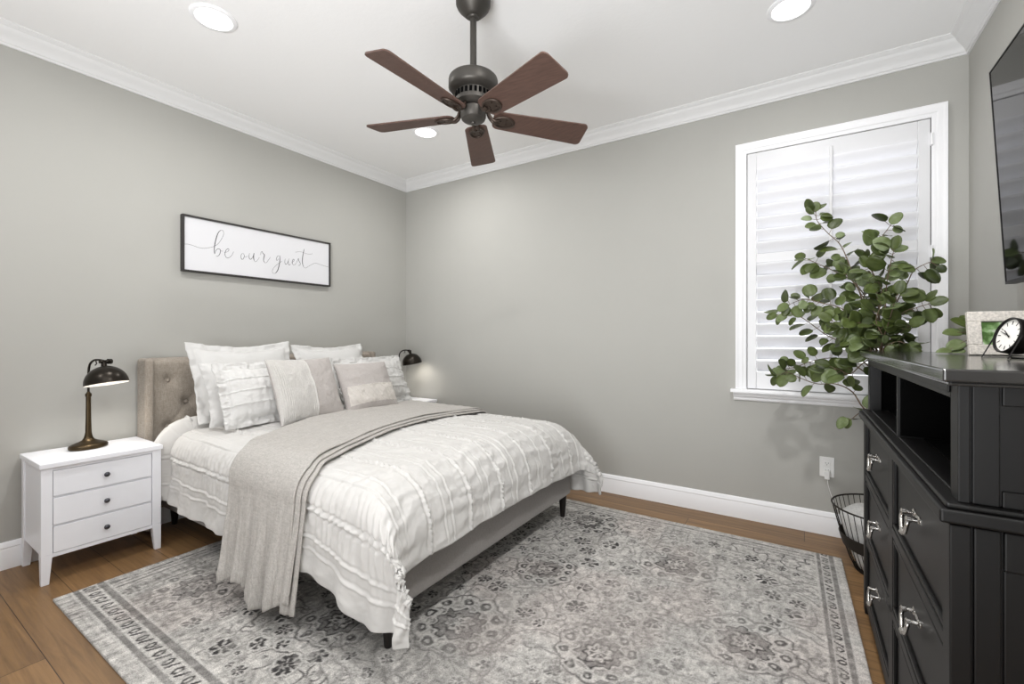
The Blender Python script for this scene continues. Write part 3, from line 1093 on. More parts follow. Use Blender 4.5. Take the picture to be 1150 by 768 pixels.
# ------------------------------------------------------------------ bedside lamps
def lamp(label, loc, ang, power):
    o = thing('table_lamp', label, 'lamp', loc, ang, 'domed bedside lamps')
    m = MB()
    m.lathe([(0.0, 0.0), (0.078, 0.0), (0.084, 0.004), (0.085, 0.014), (0.080, 0.022), (0.074, 0.025), (0.062, 0.030), (0.044, 0.036), (0.028, 0.044), (0.020, 0.056), (0.0155, 0.075), (0.014, 0.085)], n=48, sx=0.82, sy=1.0)
    m.build('base', BRONZE, o, smooth=45)
    m = MB()
    m.lathe([(0.0135, 0.08), (0.0115, 0.16), (0.0105, 0.275), (0.0135, 0.277), (0.0135, 0.292), (0.009, 0.296), (0.006, 0.302)], n=24)
    m.build('stem', BRONZE, o, smooth=45)
    m = MB()
    pts = [(0, 0, 0.295), (0, 0, 0.36), (0.002, 0, 0.42), (0.014, 0, 0.455), (0.045, 0, 0.474), (0.085, 0, 0.474), (0.118, 0, 0.468)]
    m.tube(catmull(pts, 6), 0.0055, 10)
    m.tube([(0.105, -0.018, 0.466), (0.105, 0.024, 0.466)], 0.009, 14)
    m.tube([(0.052, 0, 0.470), (0.058, 0, 0.455), (0.048, 0, 0.446)], 0.003, 8)
    m.lathe([(0.014, -0.008), (0.014, 0.008)], c=(0.105, 0.030, 0.466), n=16, M=Matrix.Rotation(R(90), 3, 'X'))
    m.build('arm', BRONZED, o, smooth=45)
    # dome shade tilted so its mouth opens a little outward
    tilt = R(-11)
    Mt = Matrix.Rotation(tilt, 3, 'Y')
    top = Vector((0.108, 0, 0.452))
    prof = [(0.010, 0.012), (0.012, 0.0), (0.013, -0.010)]
    dome = [(0.013, -0.010)] + [(0.093 * math.sin(R(a)), -0.104 + 0.095 * math.cos(R(a))) for a in range(12, 91, 6)] + [(0.095, -0.107)]
    m = MB()
    m.lathe(prof + dome[1:], c=top, n=48, M=Mt, caps=False)
    m.lathe([(0.0, 0.012), (0.010, 0.012)], c=top, n=48, M=Mt, caps=False)
    s_ = m.build('shade', BRONZED, o, smooth=50)
    m = MB()
    m.lathe([(0.0, -0.014)] + [(0.0905 * math.sin(R(a)), -0.106 + 0.092 * math.cos(R(a))) for a in range(12, 91, 6)] + [(0.094, -0.1068)], c=top, n=48, M=Mt, caps=False)
    m.build('shade_lining', INSHADE, s_, smooth=60)
    m = MB()
    m.lathe([(0.0, -0.085), (0.016, -0.080), (0.024, -0.066), (0.022, -0.050), (0.012, -0.036), (0.012, -0.016)], c=top, n=20, M=Mt, caps=False)
    m.build('bulb', BULB, o, smooth=60)
    d = bpy.data.lights.new('lamp_glow', 'SPOT')
    d.energy = power
    d.color = (1.0, 0.95, 0.88)
    d.spot_size = R(150)
    d.spot_blend = 0.6
    d.shadow_soft_size = 0.06
    l = bpy.data.objects.new('lamp_glow', d)
    COL.objects.link(l)
    l.parent = o
    l.location = top + Mt @ Vector((0, 0, -0.098))
    l.rotation_euler = (0, tilt, 0)
    return o


lamp('bronze dome table lamp standing on the near nightstand, left of the bed', (0.150, -2.462, 0.575), R(20), 3.4)
lamp('dark dome lamp beyond the pillows in the room corner', (0.190, -0.275, 0.575), R(62), 2.2)

# ------------------------------------------------------------------ wall sign
sg = thing('wall_sign', 'long white framed sign with handwritten words above the headboard', 'sign', (0, -1.4385, 1.60))
SGO = (0, -1.4385, 1.60)
sy0, sy1, sz0, sz1 = -1.980, -0.897, 1.600, 1.970
m = MB()
fw_ = 0.012
for a in ((sy0, sy1, sz0, sz0 + fw_), (sy0, sy1, sz1 - fw_, sz1), (sy0, sy0 + fw_, sz0 + fw_, sz1 - fw_), (sy1 - fw_, sy1, sz0 + fw_, sz1 - fw_)):
    m.box(0.002, 0.036, *a)
m.build('frame', mat('sign_frame_black', '2E2B2A', rough=0.5), sg, SGO, bevel=0.0012)
m = MB().box(0.004, 0.026, sy0 + fw_, sy1 - fw_, sz0 + fw_, sz1 - fw_)
m.build('board', mat('sign_board_white', 'DDDDE0', rough=0.6), sg, SGO)
STROKES = [('thin', [(-1.965, 1.776), (-1.945, 1.779), (-1.919, 1.775), (-1.889, 1.768), (-1.859, 1.767), (-1.825, 1.775), (-1.788, 1.792), (-1.762, 1.818), (-1.742, 1.854), (-1.73, 1.888), (-1.735, 1.908), (-1.748, 1.91)]), ('thick', [(-1.748, 1.91), (-1.764, 1.889), (-1.777, 1.85), (-1.786, 1.805), (-1.79, 1.763), (-1.787, 1.739)]), ('mid', [(-1.787, 1.739), (-1.781, 1.76), (-1.769, 1.777), (-1.755, 1.777), (-1.751, 1.763), (-1.758, 1.739), (-1.771, 1.725), (-1.778, 1.73)]), ('thin', [(-1.755, 1.772), (-1.745, 1.766), (-1.733, 1.768)]), ('mid', [(-1.727, 1.758), (-1.706, 1.768), (-1.696, 1.783), (-1.703, 1.789), (-1.716, 1.775), (-1.722, 1.748), (-1.714, 1.728), (-1.698, 1.727), (-1.679, 1.745), (-1.665, 1.775)]), ('mid', [(-1.604, 1.774), (-1.614, 1.762), (-1.616, 1.742), (-1.609, 1.729), (-1.599, 1.736), (-1.593, 1.757), (-1.6, 1.773)]), ('thin', [(-1.595, 1.755), (-1.585, 1.75), (-1.571, 1.758)]), ('mid', [(-1.557, 1.781), (-1.561, 1.757), (-1.555, 1.739), (-1.543, 1.743), (-1.532, 1.764)]), ('thick', [(-1.525, 1.787), (-1.529, 1.758), (-1.525, 1.734)]), ('thin', [(-1.525, 1.734), (-1.516, 1.725), (-1.501, 1.738), (-1.487, 1.761)]), ('thin', [(-1.479, 1.782), (-1.474, 1.802), (-1.468, 1.809)]), ('thick', [(-1.468, 1.809), (-1.46, 1.795), (-1.45, 1.786), (-1.454, 1.766), (-1.456, 1.743), (-1.448, 1.727)]), ('thin', [(-1.448, 1.727), (-1.435, 1.73), (-1.419, 1.753), (-1.405, 1.775)]), ('mid', [(-1.337, 1.796), (-1.351, 1.79), (-1.36, 1.768), (-1.354, 1.758), (-1.341, 1.773)]), ('thick', [(-1.333, 1.799), (-1.332, 1.767), (-1.337, 1.728), (-1.349, 1.684), (-1.365, 1.66)]), ('thin', [(-1.365, 1.66), (-1.384, 1.656), (-1.39, 1.676), (-1.373, 1.707), (-1.343, 1.736), (-1.316, 1.757)]), ('mid', [(-1.289, 1.78), (-1.293, 1.755), (-1.287, 1.738), (-1.275, 1.745), (-1.265, 1.769)]), ('mid', [(-1.26, 1.785), (-1.265, 1.758), (-1.259, 1.736), (-1.246, 1.745)]), ('mid', [(-1.24, 1.755), (-1.222, 1.769), (-1.217, 1.784), (-1.225, 1.785), (-1.233, 1.764), (-1.227, 1.744), (-1.214, 1.743), (-1.195, 1.766)]), ('mid', [(-1.195, 1.766), (-1.181, 1.799), (-1.179, 1.783), (-1.166, 1.763), (-1.17, 1.745), (-1.183, 1.744)]), ('thick', [(-1.132, 1.881), (-1.14, 1.847), (-1.147, 1.801), (-1.146, 1.762), (-1.137, 1.737)]), ('thin', [(-1.137, 1.737), (-1.121, 1.73), (-1.096, 1.746), (-1.06, 1.77), (-1.031, 1.782), (-0.994, 1.777), (-0.943, 1.769), (-0.912, 1.766)]), ('thin', [(-1.207, 1.844), (-1.18, 1.852), (-1.152, 1.854), (-1.117, 1.847), (-1.082, 1.848), (-1.059, 1.855)])]
m = MB()
for kind, pts in STROKES:
    c = catmull([(0.0268, y, z) for y, z in pts], 6)
    n = len(c)
    rad = {'thin': 0.0011, 'mid': 0.0019, 'thick': 0.0032}[kind]
    rs_ = [max(0.0009, rad * (0.45 + 0.55 * math.sin(PI * i / (n - 1)))) if kind != 'thin' else rad for i in range(n)]
    m.tube(c, rs_, 6)
# flatten the ink strokes on to the board
m.v = [(0.0262 + 0.15 * (x - 0.0262), y, z) for x, y, z in m.v]
m.build('lettering', mat('ink', '4A4A4C', rough=0.7), sg, SGO, smooth=180)

# ------------------------------------------------------------------ rug
def make_rug():
    cor = np.array([[0.598, -2.690], [3.620, -2.690], [3.562, -0.335], [0.600, -0.325]])   # near-left, near-right, far-right, far-left
    A, B = 3.0, 2.37
    st = 0.005
    na, nb = int(A / st) + 1, int(B / st) + 1
    a, b = np.meshgrid(np.linspace(0, A, na), np.linspace(0, B, nb), indexing='ij')
    s, t_ = a / A, b / B
    X = (1 - s) * (1 - t_) * cor[0, 0] + s * (1 - t_) * cor[1, 0] + s * t_ * cor[2, 0] + (1 - s) * t_ * cor[3, 0]
    Y = (1 - s) * (1 - t_) * cor[0, 1] + s * (1 - t_) * cor[1, 1] + s * t_ * cor[2, 1] + (1 - s) * t_ * cor[3, 1]
    rng = np.random.RandomState(4)
    M = np.zeros_like(a)                    # darkness of the motif
    Lt = np.zeros_like(a)                   # light outlines

    def line(dist, w):
        return np.clip(1.3 - np.abs(dist) / w, 0, 1)

    aw = a + 0.022 * (fbm(a * 14, b * 14, 201, 2) - 0.5) + 0.02 * (fbm(a * 40, b * 40, 203, 2) - 0.5)
    bw = b + 0.022 * (fbm(a * 14, b * 14, 202, 2) - 0.5) + 0.02 * (fbm(a * 40, b * 40, 204, 2) - 0.5)

    def stamp(cx, cy, r, fn):
        i0, i1 = max(int((cx - r) / st), 0), min(int((cx + r) / st) + 2, na)
        j0, j1 = max(int((cy - r) / st), 0), min(int((cy + r) / st) + 2, nb)
        if i1 <= i0 or j1 <= j0:
            return
        dx, dy = aw[i0:i1, j0:j1] - cx, bw[i0:i1, j0:j1] - cy
        d, l = fn(dx, dy)
        M[i0:i1, j0:j1] = np.maximum(M[i0:i1, j0:j1] * (1 - 0.0 * l), d)
        Lt[i0:i1, j0:j1] = np.maximum(Lt[i0:i1, j0:j1], l)
        M[i0:i1, j0:j1] *= (1 - 0.85 * l)

    def rosette(R0, n, ph, big):
        def fn(dx, dy):
            r = np.hypot(dx, dy * 1.0)
            th = np.arctan2(dy, dx) + ph
            D = np.zeros_like(r)
            L = np.zeros_like(r)
            e1 = R0 * (0.92 + 0.10 * np.abs(np.cos(n * th / 2)))
            if big:
                D = np.maximum(D, 0.58 * ((r < 0.60 * R0) & (r > 0.30 * R0)))
                # ring of small round flowers
                k = np.round(th / (2 * PI / n)) * (2 * PI / n)
                px = r * np.cos(th - k) - 0.80 * R0
                py = r * np.sin(th - k)
                q = np.hypot(px, py) / R0
                D = np.maximum(D, 0.80 * (q < 0.155))
                L = np.maximum(L, line(q - 0.155, 0.030))
                L = np.maximum(L, 0.8 * (q < 0.05))
                e2 = R0 * (0.56 + 0.06 * np.cos(n * th))
                L = np.maximum(L, line(r - e2, 0.007))
                D = np.maximum(D, line(r - e2 * 0.90, 0.008))
                e3 = R0 * (0.32 + 0.05 * np.cos(8 * th))
                D = np.maximum(D, line(r - e3, 0.009))
                D = np.maximum(D, 0.9 * (r < 0.20 * R0) * (np.cos(8 * th) > -0.2))
                L = np.maximum(L, 1.0 * (r < 0.07 * R0))
                D = np.maximum(D, 0.7 * line(r - e1 * 1.02, 0.006))
            else:
                D = np.maximum(D, 0.85 * (r < e1 * 0.88) * (np.cos(n * th) > -0.35) * (r > 0.28 * R0))
                L = np.maximum(L, line(r - e1, 0.006))
                D = np.maximum(D, 0.9 * (r < 0.16 * R0))
                D = np.maximum(D, 0.5 * line(r - 1.12 * e1, 0.005))
            return D, L
        return fn

    def leaf(Lh, ang):
        def fn(dx, dy):
            u = dx * math.cos(ang) + dy * math.sin(ang)
            v = -dx * math.sin(ang) + dy * math.cos(ang)
            w_ = 0.30 * Lh * np.clip(1 - (u / Lh) ** 2, 0, 1)
            ins = (np.abs(v) < w_)
            return 0.75 * ins, line(v, 0.003) * ins * 0.8 + 0 * u
        return fn
    # curling vines: iso-lines of noise
    f1 = fbm(a * 3.6, b * 3.6, 101, 2)
    for lv in (0.38, 0.5, 0.62):
        gx, gy = np.gradient(f1, st)
        gm = np.hypot(gx, gy) + 0.05
        M = np.maximum(M, 0.55 * np.clip(1.2 - np.abs(f1 - lv) / gm / 0.0045, 0, 1))
    big = [(0.42, 0.40), (0.45, 1.25), (0.40, 2.0), (1.20, 0.60), (1.15, 1.70), (1.62, 0.85), (1.72, 1.42), (1.68, 2.08), (2.27, 1.83), (2.16, 1.00), (2.30, 0.32), (1.75, 0.25), (2.62, 1.36), (0.85, 0.98), (2.72, 0.62)]
    pts = []
    for (cx, cy) in big:
        r0 = 0.150 + 0.04 * rng.rand()
        stamp(cx, cy, r0 * 1.2, rosette(r0, int(rng.choice([8, 10, 12])), rng.rand() * 3, True))
        pts.append((cx, cy, r0))
    for tries in range(6000):
        r0 = rng.choice([0.052, 0.040, 0.030, 0.022, 0.017])
        cx, cy = rng.uniform(0.20, A - 0.20), rng.uniform(0.20, B - 0.20)
        if all(math.hypot(cx - x, cy - y) > r0 + q + 0.008 for x, y, q in pts):
            pts.append((cx, cy, r0))
            if r0 > 0.025 or rng.rand() < 0.4:
                stamp(cx, cy, r0 * 1.25, rosette(r0, int(rng.choice([5, 6, 8])), rng.rand() * 3, False))
            else:
                stamp(cx, cy, r0 * 1.4, leaf(r0 * 1.3, rng.rand() * PI))
    # small broken scrolls and specks between the flowers
    f2 = fbm(a * 13, b * 13, 111, 2)
    g2 = np.hypot(*np.gradient(f2, st)) + 0.3
    sc_ = np.clip(1.25 - np.abs(f2 - 0.5) / g2 / 0.0045, 0, 1) * np.clip((fbm(a * 4, b * 4, 113, 3) - 0.42) / 0.12, 0, 1)
    M = np.maximum(M, 0.75 * sc_ * (1 - Lt))
    sp_ = np.clip((fbm(a * 42, b * 42, 115, 3) - 0.60) / 0.05, 0, 1)
    M = np.maximum(M, 0.34 * sp_)
    lp_ = np.clip((fbm(a * 48, b * 36, 117, 3) - 0.60) / 0.05, 0, 1)
    Lt = np.maximum(Lt, 0.30 * lp_)
    # fading / wear
    wear = fbm(a * 1.7, b * 1.7, 7, 4)
    left = np.clip((1.5 - a) / 1.2, 0, 1)
    fade = np.clip((wear - 0.28) / 0.34, 0, 1) * (1 - 0.35 * left)
    fine = fbm(a * 40, b * 40, 9, 3)
    streak = fbm(a * 95, b * 7.0, 13, 3)
    streak2 = fbm(a * 6.0, b * 80, 14, 3)
    brk = np.clip((fine * 0.6 + streak * 0.4 - 0.30) / 0.22, 0, 1)
    D = 1.15 * M * (0.52 + 0.63 * fade) * (0.38 + 0.80 * brk)
    Lq = Lt * (0.5 + 0.5 * fade) * (0.6 + 0.4 * brk)
    # border bands measured from the edges
    eN, eR, eF, eL = b, (A - a) * 1.5, B - b, a
    e = np.minimum.reduce([eN, eR])
    e2 = np.minimum.reduce([eF, eL])
    run = np.where(eN < eR, a, b)
    inb = (e < 0.185)
    D = np.where(inb, D * 0.12, D)
    Lq = np.where(inb, 0, Lq)
    dark = ((e > 0.060) & (e < 0.084)) * 0.62 + ((e > 0.146) & (e < 0.172)) * 0.62
    D = np.maximum(D, dark * (0.45 + 0.75 * fine) * (0.55 + 0.6 * brk))
    per = 0.078
    q = (run / per) % 1.0
    vv = (e - 0.115) / 0.022
    gl_ = np.maximum(0.95 * (np.hypot((q - 0.3) / 0.20, vv / 0.95) < 1.0) * (np.hypot((q - 0.3) / 0.09, vv / 0.5) > 1.0), 0.95 * (np.abs(vv - (q - 0.72) / 0.13) < 0.55) * (np.abs(vv) < 1))
    D = np.maximum(D, np.where((e > 0.09) & (e < 0.140), gl_ * (0.55 + 0.6 * brk) * 0.9, 0))
    for c_ in (0.054, 0.090, 0.140, 0.178):
        Lq = np.maximum(Lq, 0.7 * line(e - c_, 0.004))
    inb2 = (e2 < 0.12) & ~inb
    D = np.where(inb2, D * 0.35, D)
    for c_, w_, k_ in ((0.052, 0.010, 0.75), (0.086, 0.006, 0.6), (0.118, 0.008, 0.65)):
        D = np.maximum(D, np.where(~inb, k_ * line(e2 - c_, w_) * (0.3 + 0.7 * (fine > 0.46)), 0))
    tone = 0.8 * (streak - 0.5) * (0.5 + 0.8 * left) + 0.45 * (streak2 - 0.5) * (0.6 + 0.6 * left) + 0.40 * (wear - 0.5) + 0.70 * (fine - 0.5) + 0.45 * (vnoise(a * 115, b * 115, 301) - 0.5)
    base = np.array(lin('B6B3AF')[:3])
    dk = np.array(lin('403E3E')[:3])
    lt = np.array(lin('C4C2BE')[:3])
    Dm = np.clip(D, 0, 1)[..., None]
    Lm = np.clip(Lq, 0, 1)[..., None]
    col = base * (1 + 0.9 * tone[..., None])
    col = col * (1 - Dm) + dk * (1 + 0.5 * tone[..., None]) * Dm
    col = col * (1 - 0.7 * Lm) + lt * 0.7 * Lm
    # a few warm, faintly pink patches of wear
    pk = np.clip((fbm(a * 2.3, b * 2.3, 55, 3) - 0.58) / 0.1, 0, 1)[..., None]
    col = col * (1 - pk * np.array([0.0, 0.035, 0.04]))
    col = np.clip(col, 0.02, 0.9)
    z = 0.0105 + 0.0015 * (fine - 0.5)
    V = np.stack([X, Y, z], -1).reshape(-1, 3)
    me = bpy.data.meshes.new('area_rug')
    ii, jj = np.meshgrid(np.arange(na - 1), np.arange(nb - 1), indexing='ij')
    q0 = (ii * nb + jj).ravel()
    F = np.stack([q0, q0 + nb, q0 + nb + 1, q0 + 1], -1)
    # skirt down to the floor
    ring = np.concatenate([np.arange(na) * nb, (na - 1) * nb + np.arange(1, nb), (np.arange(na - 2, -1, -1)) * nb + nb - 1, np.arange(nb - 2, 0, -1)])
    Vs = V[ring].copy()
    Vs[:, 2] = 0.0003
    nv = len(V)
    k = np.arange(len(ring))
    k2 = (k + 1) % len(ring)
    Fs = np.stack([ring[k], nv + k, nv + k2, ring[k2]], -1)
    VV = np.concatenate([V, Vs])
    FF = np.concatenate([F, Fs])
    me.vertices.add(len(VV))
    me.vertices.foreach_set('co', VV.ravel())
    me.loops.add(FF.size)
    me.loops.foreach_set('vertex_index', FF.ravel().astype(np.int32))
    me.polygons.add(len(FF))
    me.polygons.foreach_set('loop_start', (np.arange(len(FF)) * 4).astype(np.int32))
    me.update(calc_edges=True)
    ca = me.color_attributes.new('weave', 'FLOAT_COLOR', 'POINT')
    cc = np.ones((len(VV), 4), np.float32)
    cc[:nv, :3] = col.reshape(-1, 3)
    cc[nv:, :3] = base
    ca.data.foreach_set('color', cc.ravel())
    m = bpy.data.materials.new('faded_medallion_weave')
    m.use_nodes = True
    t = NT(m)
    bs = t.n['Principled BSDF']
    bs.inputs['Roughness'].default_value = 0.97
    bs.inputs['Specular IOR Level'].default_value = 0.1
    at = t.new('ShaderNodeAttribute', attribute_name='weave')
    tc = t.new('ShaderNodeTexCoord')
    n1 = t.new('ShaderNodeTexNoise', i_Scale=260.0, i_Detail=3.0)
    t.link(tc.outputs['Object'], n1.inputs['Vector'])
    mr = t.new('ShaderNodeMapRange')
    mr.inputs['From Min'].default_value = 0.3
    mr.inputs['From Max'].default_value = 0.7
    mr.inputs['To Min'].default_value = 0.66
    mr.inputs['To Max'].default_value = 1.34
    t.link(n1.outputs['Fac'], mr.inputs['Value'])
    sc = t.new('ShaderNodeVectorMath', operation='SCALE')
    t.link(at.outputs['Color'], sc.inputs[0])
    t.link(mr.outputs['Result'], sc.inputs['Scale'])
    t.link(sc.outputs['Vector'], bs.inputs['Base Color'])
    bp = t.new('ShaderNodeBump', i_Strength=0.5, i_Distance=0.002)
    t.link(n1.outputs['Fac'], bp.inputs['Height'])
    t.link(bp.outputs['Normal'], bs.inputs['Normal'])
    me.materials.append(m)
    o = bpy.data.objects.new('area_rug', me)
    COL.objects.link(o)
    return tag(o, 'large faded grey medallion rug under the bed on the wood floor', 'rug')


make_rug()

# ------------------------------------------------------------------ dresser
DX, DY = 3.620, -2.112
DL = 1.312                      # length along y
DRZ = R(0.35)
dr = thing('dresser', 'tall black six drawer dresser with open cubbies against the right wall', 'dresser', (DX, DY, 0), DRZ)
# local frame: +x away from the bed (depth), +y along the front away from the camera, origin at the near front floor corner
DD = 0.468




m = MB()                         # lower carcass: sides, back, bottom, rails and stiles
m.box(0.0, 0.030, 0.0, 0.050, 0.0, 0.822)
m.box(0.0, 0.045, DL - 0.050, DL, 0.0, 0.822)
m.box(DD - 0.045, DD, 0.0, 0.050, 0.0, 0.822)
m.box(DD - 0.045, DD, DL - 0.050, DL, 0.0, 0.822)
m.box(0.010, DD - 0.01, 0.010, 0.030, 0.060, 0.822)
m.box(0.010, DD - 0.01, DL - 0.030, DL - 0.010, 0.060, 0.822)
m.box(DD - 0.02, DD - 0.005, 0.02, DL - 0.02, 0.060, 0.822)
m.box(0.004, DD - 0.01, 0.02, DL - 0.02, 0.050, 0.070)
ROWZ = [(0.098, 0.312), (0.348, 0.562), (0.598, 0.812)]
for z0, z1 in ((0.040, 0.094), (0.316, 0.344), (0.566, 0.594), (0.816, 0.826)):
    m.box(0.002, 0.030, 0.05, DL - 0.05, z0, z1)
m.box(0.002, 0.030, DL / 2 - 0.034, DL / 2 + 0.034, 0.05, 0.822)
m.build('lower_carcass', BLACKW, dr, bevel=0.003)
m = MB()                         # side panelling with plank grooves on the near end
for z0, z1 in ((0.10, 0.78),):
    m.box(0.033, 0.069, 0.002, 0.012, 0.06, 0.822)
    m.box(DD - 0.10, DD - 0.05, 0.002, 0.012, 0.06, 0.822)
    m.box(0.072, DD - 0.104, 0.002, 0.012, 0.752, 0.822)
    m.box(0.072, DD - 0.104, 0.002, 0.012, 0.06, 0.16)
    m.box(0.072, DD - 0.104, 0.006, 0.014, 0.16, 0.752)
m.build('side_panel', BLACKW, dr, bevel=0.003)
m = MB()                         # waist moulding
m.box(-0.016, DD, -0.012, DL + 0.012, 0.826, 0.852)
m.box(-0.006, DD, -0.004, DL + 0.004, 0.852, 0.862)
m.build('waist_moulding', BLACKW, dr, bevel=0.006, seg=3)
# upper open section
UX = 0.014
m = MB()
m.box(UX, UX + 0.017, 0.012, 0.062, 0.862, 1.082)
m.box(UX, UX + 0.040, DL - 0.062, DL - 0.012, 0.862, 1.082)
m.box(UX + 0.01, DD - 0.01, 0.020, 0.040, 0.862, 1.082)
m.box(UX + 0.01, DD - 0.01, DL - 0.040, DL - 0.020, 0.862, 1.082)
m.box(DD - 0.045, DD, 0.012, 0.062, 0.862, 1.082)
m.box(UX, UX + 0.024, 0.062, DL - 0.062, 1.052, 1.082)
m.box(UX - 0.004, UX, 0.062, DL - 0.062, 1.062, 1.082)
m.box(UX + 0.006, DD - 0.04, 0.048, DL - 0.048, 0.862, 0.868)
m.box(UX + 0.020, UX + 0.056, 0.014, 0.022, 0.862, 1.082)
m.box(UX + 0.059, DD - 0.06, 0.014, 0.022, 1.046, 1.082)
m.box(UX + 0.059, DD - 0.06, 0.014, 0.022, 0.862, 0.892)
m.build('upper_carcass', BLACKW, dr, bevel=0.003)
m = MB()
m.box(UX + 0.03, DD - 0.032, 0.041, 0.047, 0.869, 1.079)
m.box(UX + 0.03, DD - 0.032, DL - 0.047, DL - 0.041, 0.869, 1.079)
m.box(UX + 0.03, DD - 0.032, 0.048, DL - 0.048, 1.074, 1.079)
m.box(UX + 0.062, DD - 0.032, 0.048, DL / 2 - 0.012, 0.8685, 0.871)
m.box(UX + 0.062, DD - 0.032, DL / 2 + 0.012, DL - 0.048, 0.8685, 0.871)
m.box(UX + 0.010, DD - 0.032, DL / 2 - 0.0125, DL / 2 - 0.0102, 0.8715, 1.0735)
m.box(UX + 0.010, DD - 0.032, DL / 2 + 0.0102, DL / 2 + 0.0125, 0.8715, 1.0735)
m.build('cubby_shade_sheets', DARKIN, dr)  # thin dark sheets added to stand in for shade in the cubbies
m = MB().box(UX + 0.004, DD - 0.03, DL / 2 - 0.010, DL / 2 + 0.010, 0.866, 1.055)
m.build('divider', BLACKW, dr, bevel=0.002)
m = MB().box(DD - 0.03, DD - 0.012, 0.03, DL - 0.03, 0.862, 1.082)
m.build('back_panel', DARKIN, dr)  # coloured darker than the carcass to deepen the cubby shade
m = MB()
m.box(-0.012, DD + 0.010, -0.014, DL + 0.014, 1.088, 1.112)
m.box(-0.002, DD, -0.004, DL + 0.004, 1.080, 1.088)
m.build('top', BLACKTOP, dr, bevel=0.004, seg=3)


def drop_handle():
    m = MB()
    w2 = 0.031
    for s in (-1, 1):
        # rosette and post
        m.lathe([(0.010, 0.0), (0.010, 0.003), (0.0055, 0.006), (0.005, 0.016), (0.0075, 0.018), (0.0075, 0.026), (0.004, 0.029), (0.0, 0.029)], c=(0, s * w2, 0), n=16, M=Matrix.Rotation(R(-90), 3, 'Y'))
    pts = [(-0.022, -w2, 0.0), (-0.026, -w2 - 0.003, -0.014), (-0.027, -w2 + 0.006, -0.030), (-0.028, -0.015, -0.040), (-0.028, 0.0, -0.043), (-0.028, 0.015, -0.040), (-0.027, w2 - 0.006, -0.030), (-0.026, w2 + 0.003, -0.014), (-0.022, w2, 0.0)]
    m.tube(catmull(pts, 5), 0.0048, 10)
    m.lathe([(0.005, -0.012), (0.008, -0.004), (0.008, 0.004), (0.005, 0.012)], c=(-0.028, 0, -0.043), n=14, M=Matrix.Rotation(R(90), 3, 'X'))
    # back plate: thin shaped escutcheon
    m.box(-0.002, 0.0, -w2 - 0.012, w2 + 0.012, -0.006, 0.006)
    return m


for (z0, z1) in ROWZ:
    for (y0, y1) in ((0.056, DL / 2 - 0.038), (DL / 2 + 0.038, DL - 0.056)):
        m = MB()
        # recessed panel face with a raised bead frame
        m.box(0.012, 0.030, y0, y1, z0, z1)
        for aa in ((y0, y1, z0, z0 + 0.012), (y0, y1, z1 - 0.012, z1), (y0, y0 + 0.012, z0 + 0.012, z1 - 0.012), (y1 - 0.012, y1, z0 + 0.012, z1 - 0.012)):
            m.box(0.003, 0.013, *aa)
        m.box(0.03, DD - 0.06, y0 + 0.01, y1 - 0.01, z0 + 0.02, z0 + 0.03)
        d = m.build('drawer', BLACKW, dr, bevel=0.003)
        hm = drop_handle().build('handle', NICKEL, d, smooth=45)
        hm['label'] = 'polished nickel drop handle'
        hm.location = (0.012, 0.5 * (y0 + y1), 0.5 * (z0 + z1) + 0.020)

# ------------------------------------------------------------------ things on the dresser
DT = 1.112
pf = thing('picture_frame', 'white mosaic picture frame with a green photo standing on the dresser', 'picture frame', (3.962, -1.215, DT), R(4))
MOS = mat('mosaic_shell', 'D6D0C8', rough=0.35, noise=0.22, nscale=170, detail=1.0)
t = NT(MOS)
vo = t.new('ShaderNodeTexVoronoi', i_Scale=75.0)
vo.feature = 'DISTANCE_TO_EDGE'
t.link(t.n['Texture Coordinate'].outputs['Object'], vo.inputs['Vector'])
bp = t.new('ShaderNodeBump', i_Strength=0.6, i_Distance=0.002)
t.link(vo.outputs['Distance'], bp.inputs['Height'])
t.link(bp.outputs['Normal'], t.n['Principled BSDF'].inputs['Normal'])
W2, FH, fb = 0.118, 0.142, 0.033
lt_ = Matrix.Rotation(R(-10), 3, 'X')


def L3(x, y, z):
    return lt_ @ Vector((x, y, z))


m = MB()
for x0, x1, z0, z1 in ((-W2, W2, 0, fb), (-W2, W2, FH - fb, FH), (-W2, -W2 + fb, fb, FH - fb), (W2 - fb, W2, fb, FH - fb)):
    m.hexa([L3(x0, -0.009, z0), L3(x1, -0.009, z0), L3(x1, 0.009, z0), L3(x0, 0.009, z0)], [L3(x0, -0.009, z1), L3(x1, -0.009, z1), L3(x1, 0.009, z1), L3(x0, 0.009, z1)])
m.v = [(x, y, z + 0.0018) for x, y, z in m.v]
m.build('frame', MOS, pf, bevel=0.002)
PHOTO = bpy.data.materials.new('garden_photo')
PHOTO.use_nodes = True
t = NT(PHOTO)
tc = t.new('ShaderNodeTexCoord')
nz = t.new('ShaderNodeTexNoise', i_Scale=30.0, i_Detail=3.0)
t.link(tc.outputs['Object'], nz.inputs['Vector'])
cr = t.new('ShaderNodeValToRGB')
cr.color_ramp.elements[0].position = 0.38
cr.color_ramp.elements[0].color = lin('4E6B3A')
cr.color_ramp.elements[1].position = 0.62
cr.color_ramp.elements[1].color = lin('D8D4D6')
mm = cr.color_ramp.elements.new(0.5)
mm.color = lin('8FB07A')
t.link(nz.outputs['Fac'], cr.inputs['Fac'])
t.link(cr.outputs['Color'], t.n['Principled BSDF'].inputs['Base Color'])
t.n['Principled BSDF'].inputs['Roughness'].default_value = 0.15
m = MB()
m.hexa([L3(-W2 + fb, -0.004, fb), L3(W2 - fb, -0.004, fb), L3(W2 - fb, 0.004, fb), L3(-W2 + fb, 0.004, fb)], [L3(-W2 + fb, -0.004, FH - fb), L3(W2 - fb, -0.004, FH - fb), L3(W2 - fb, 0.004, FH - fb), L3(-W2 + fb, 0.004, FH - fb)])
m.build('photo', PHOTO, pf)
m = MB()
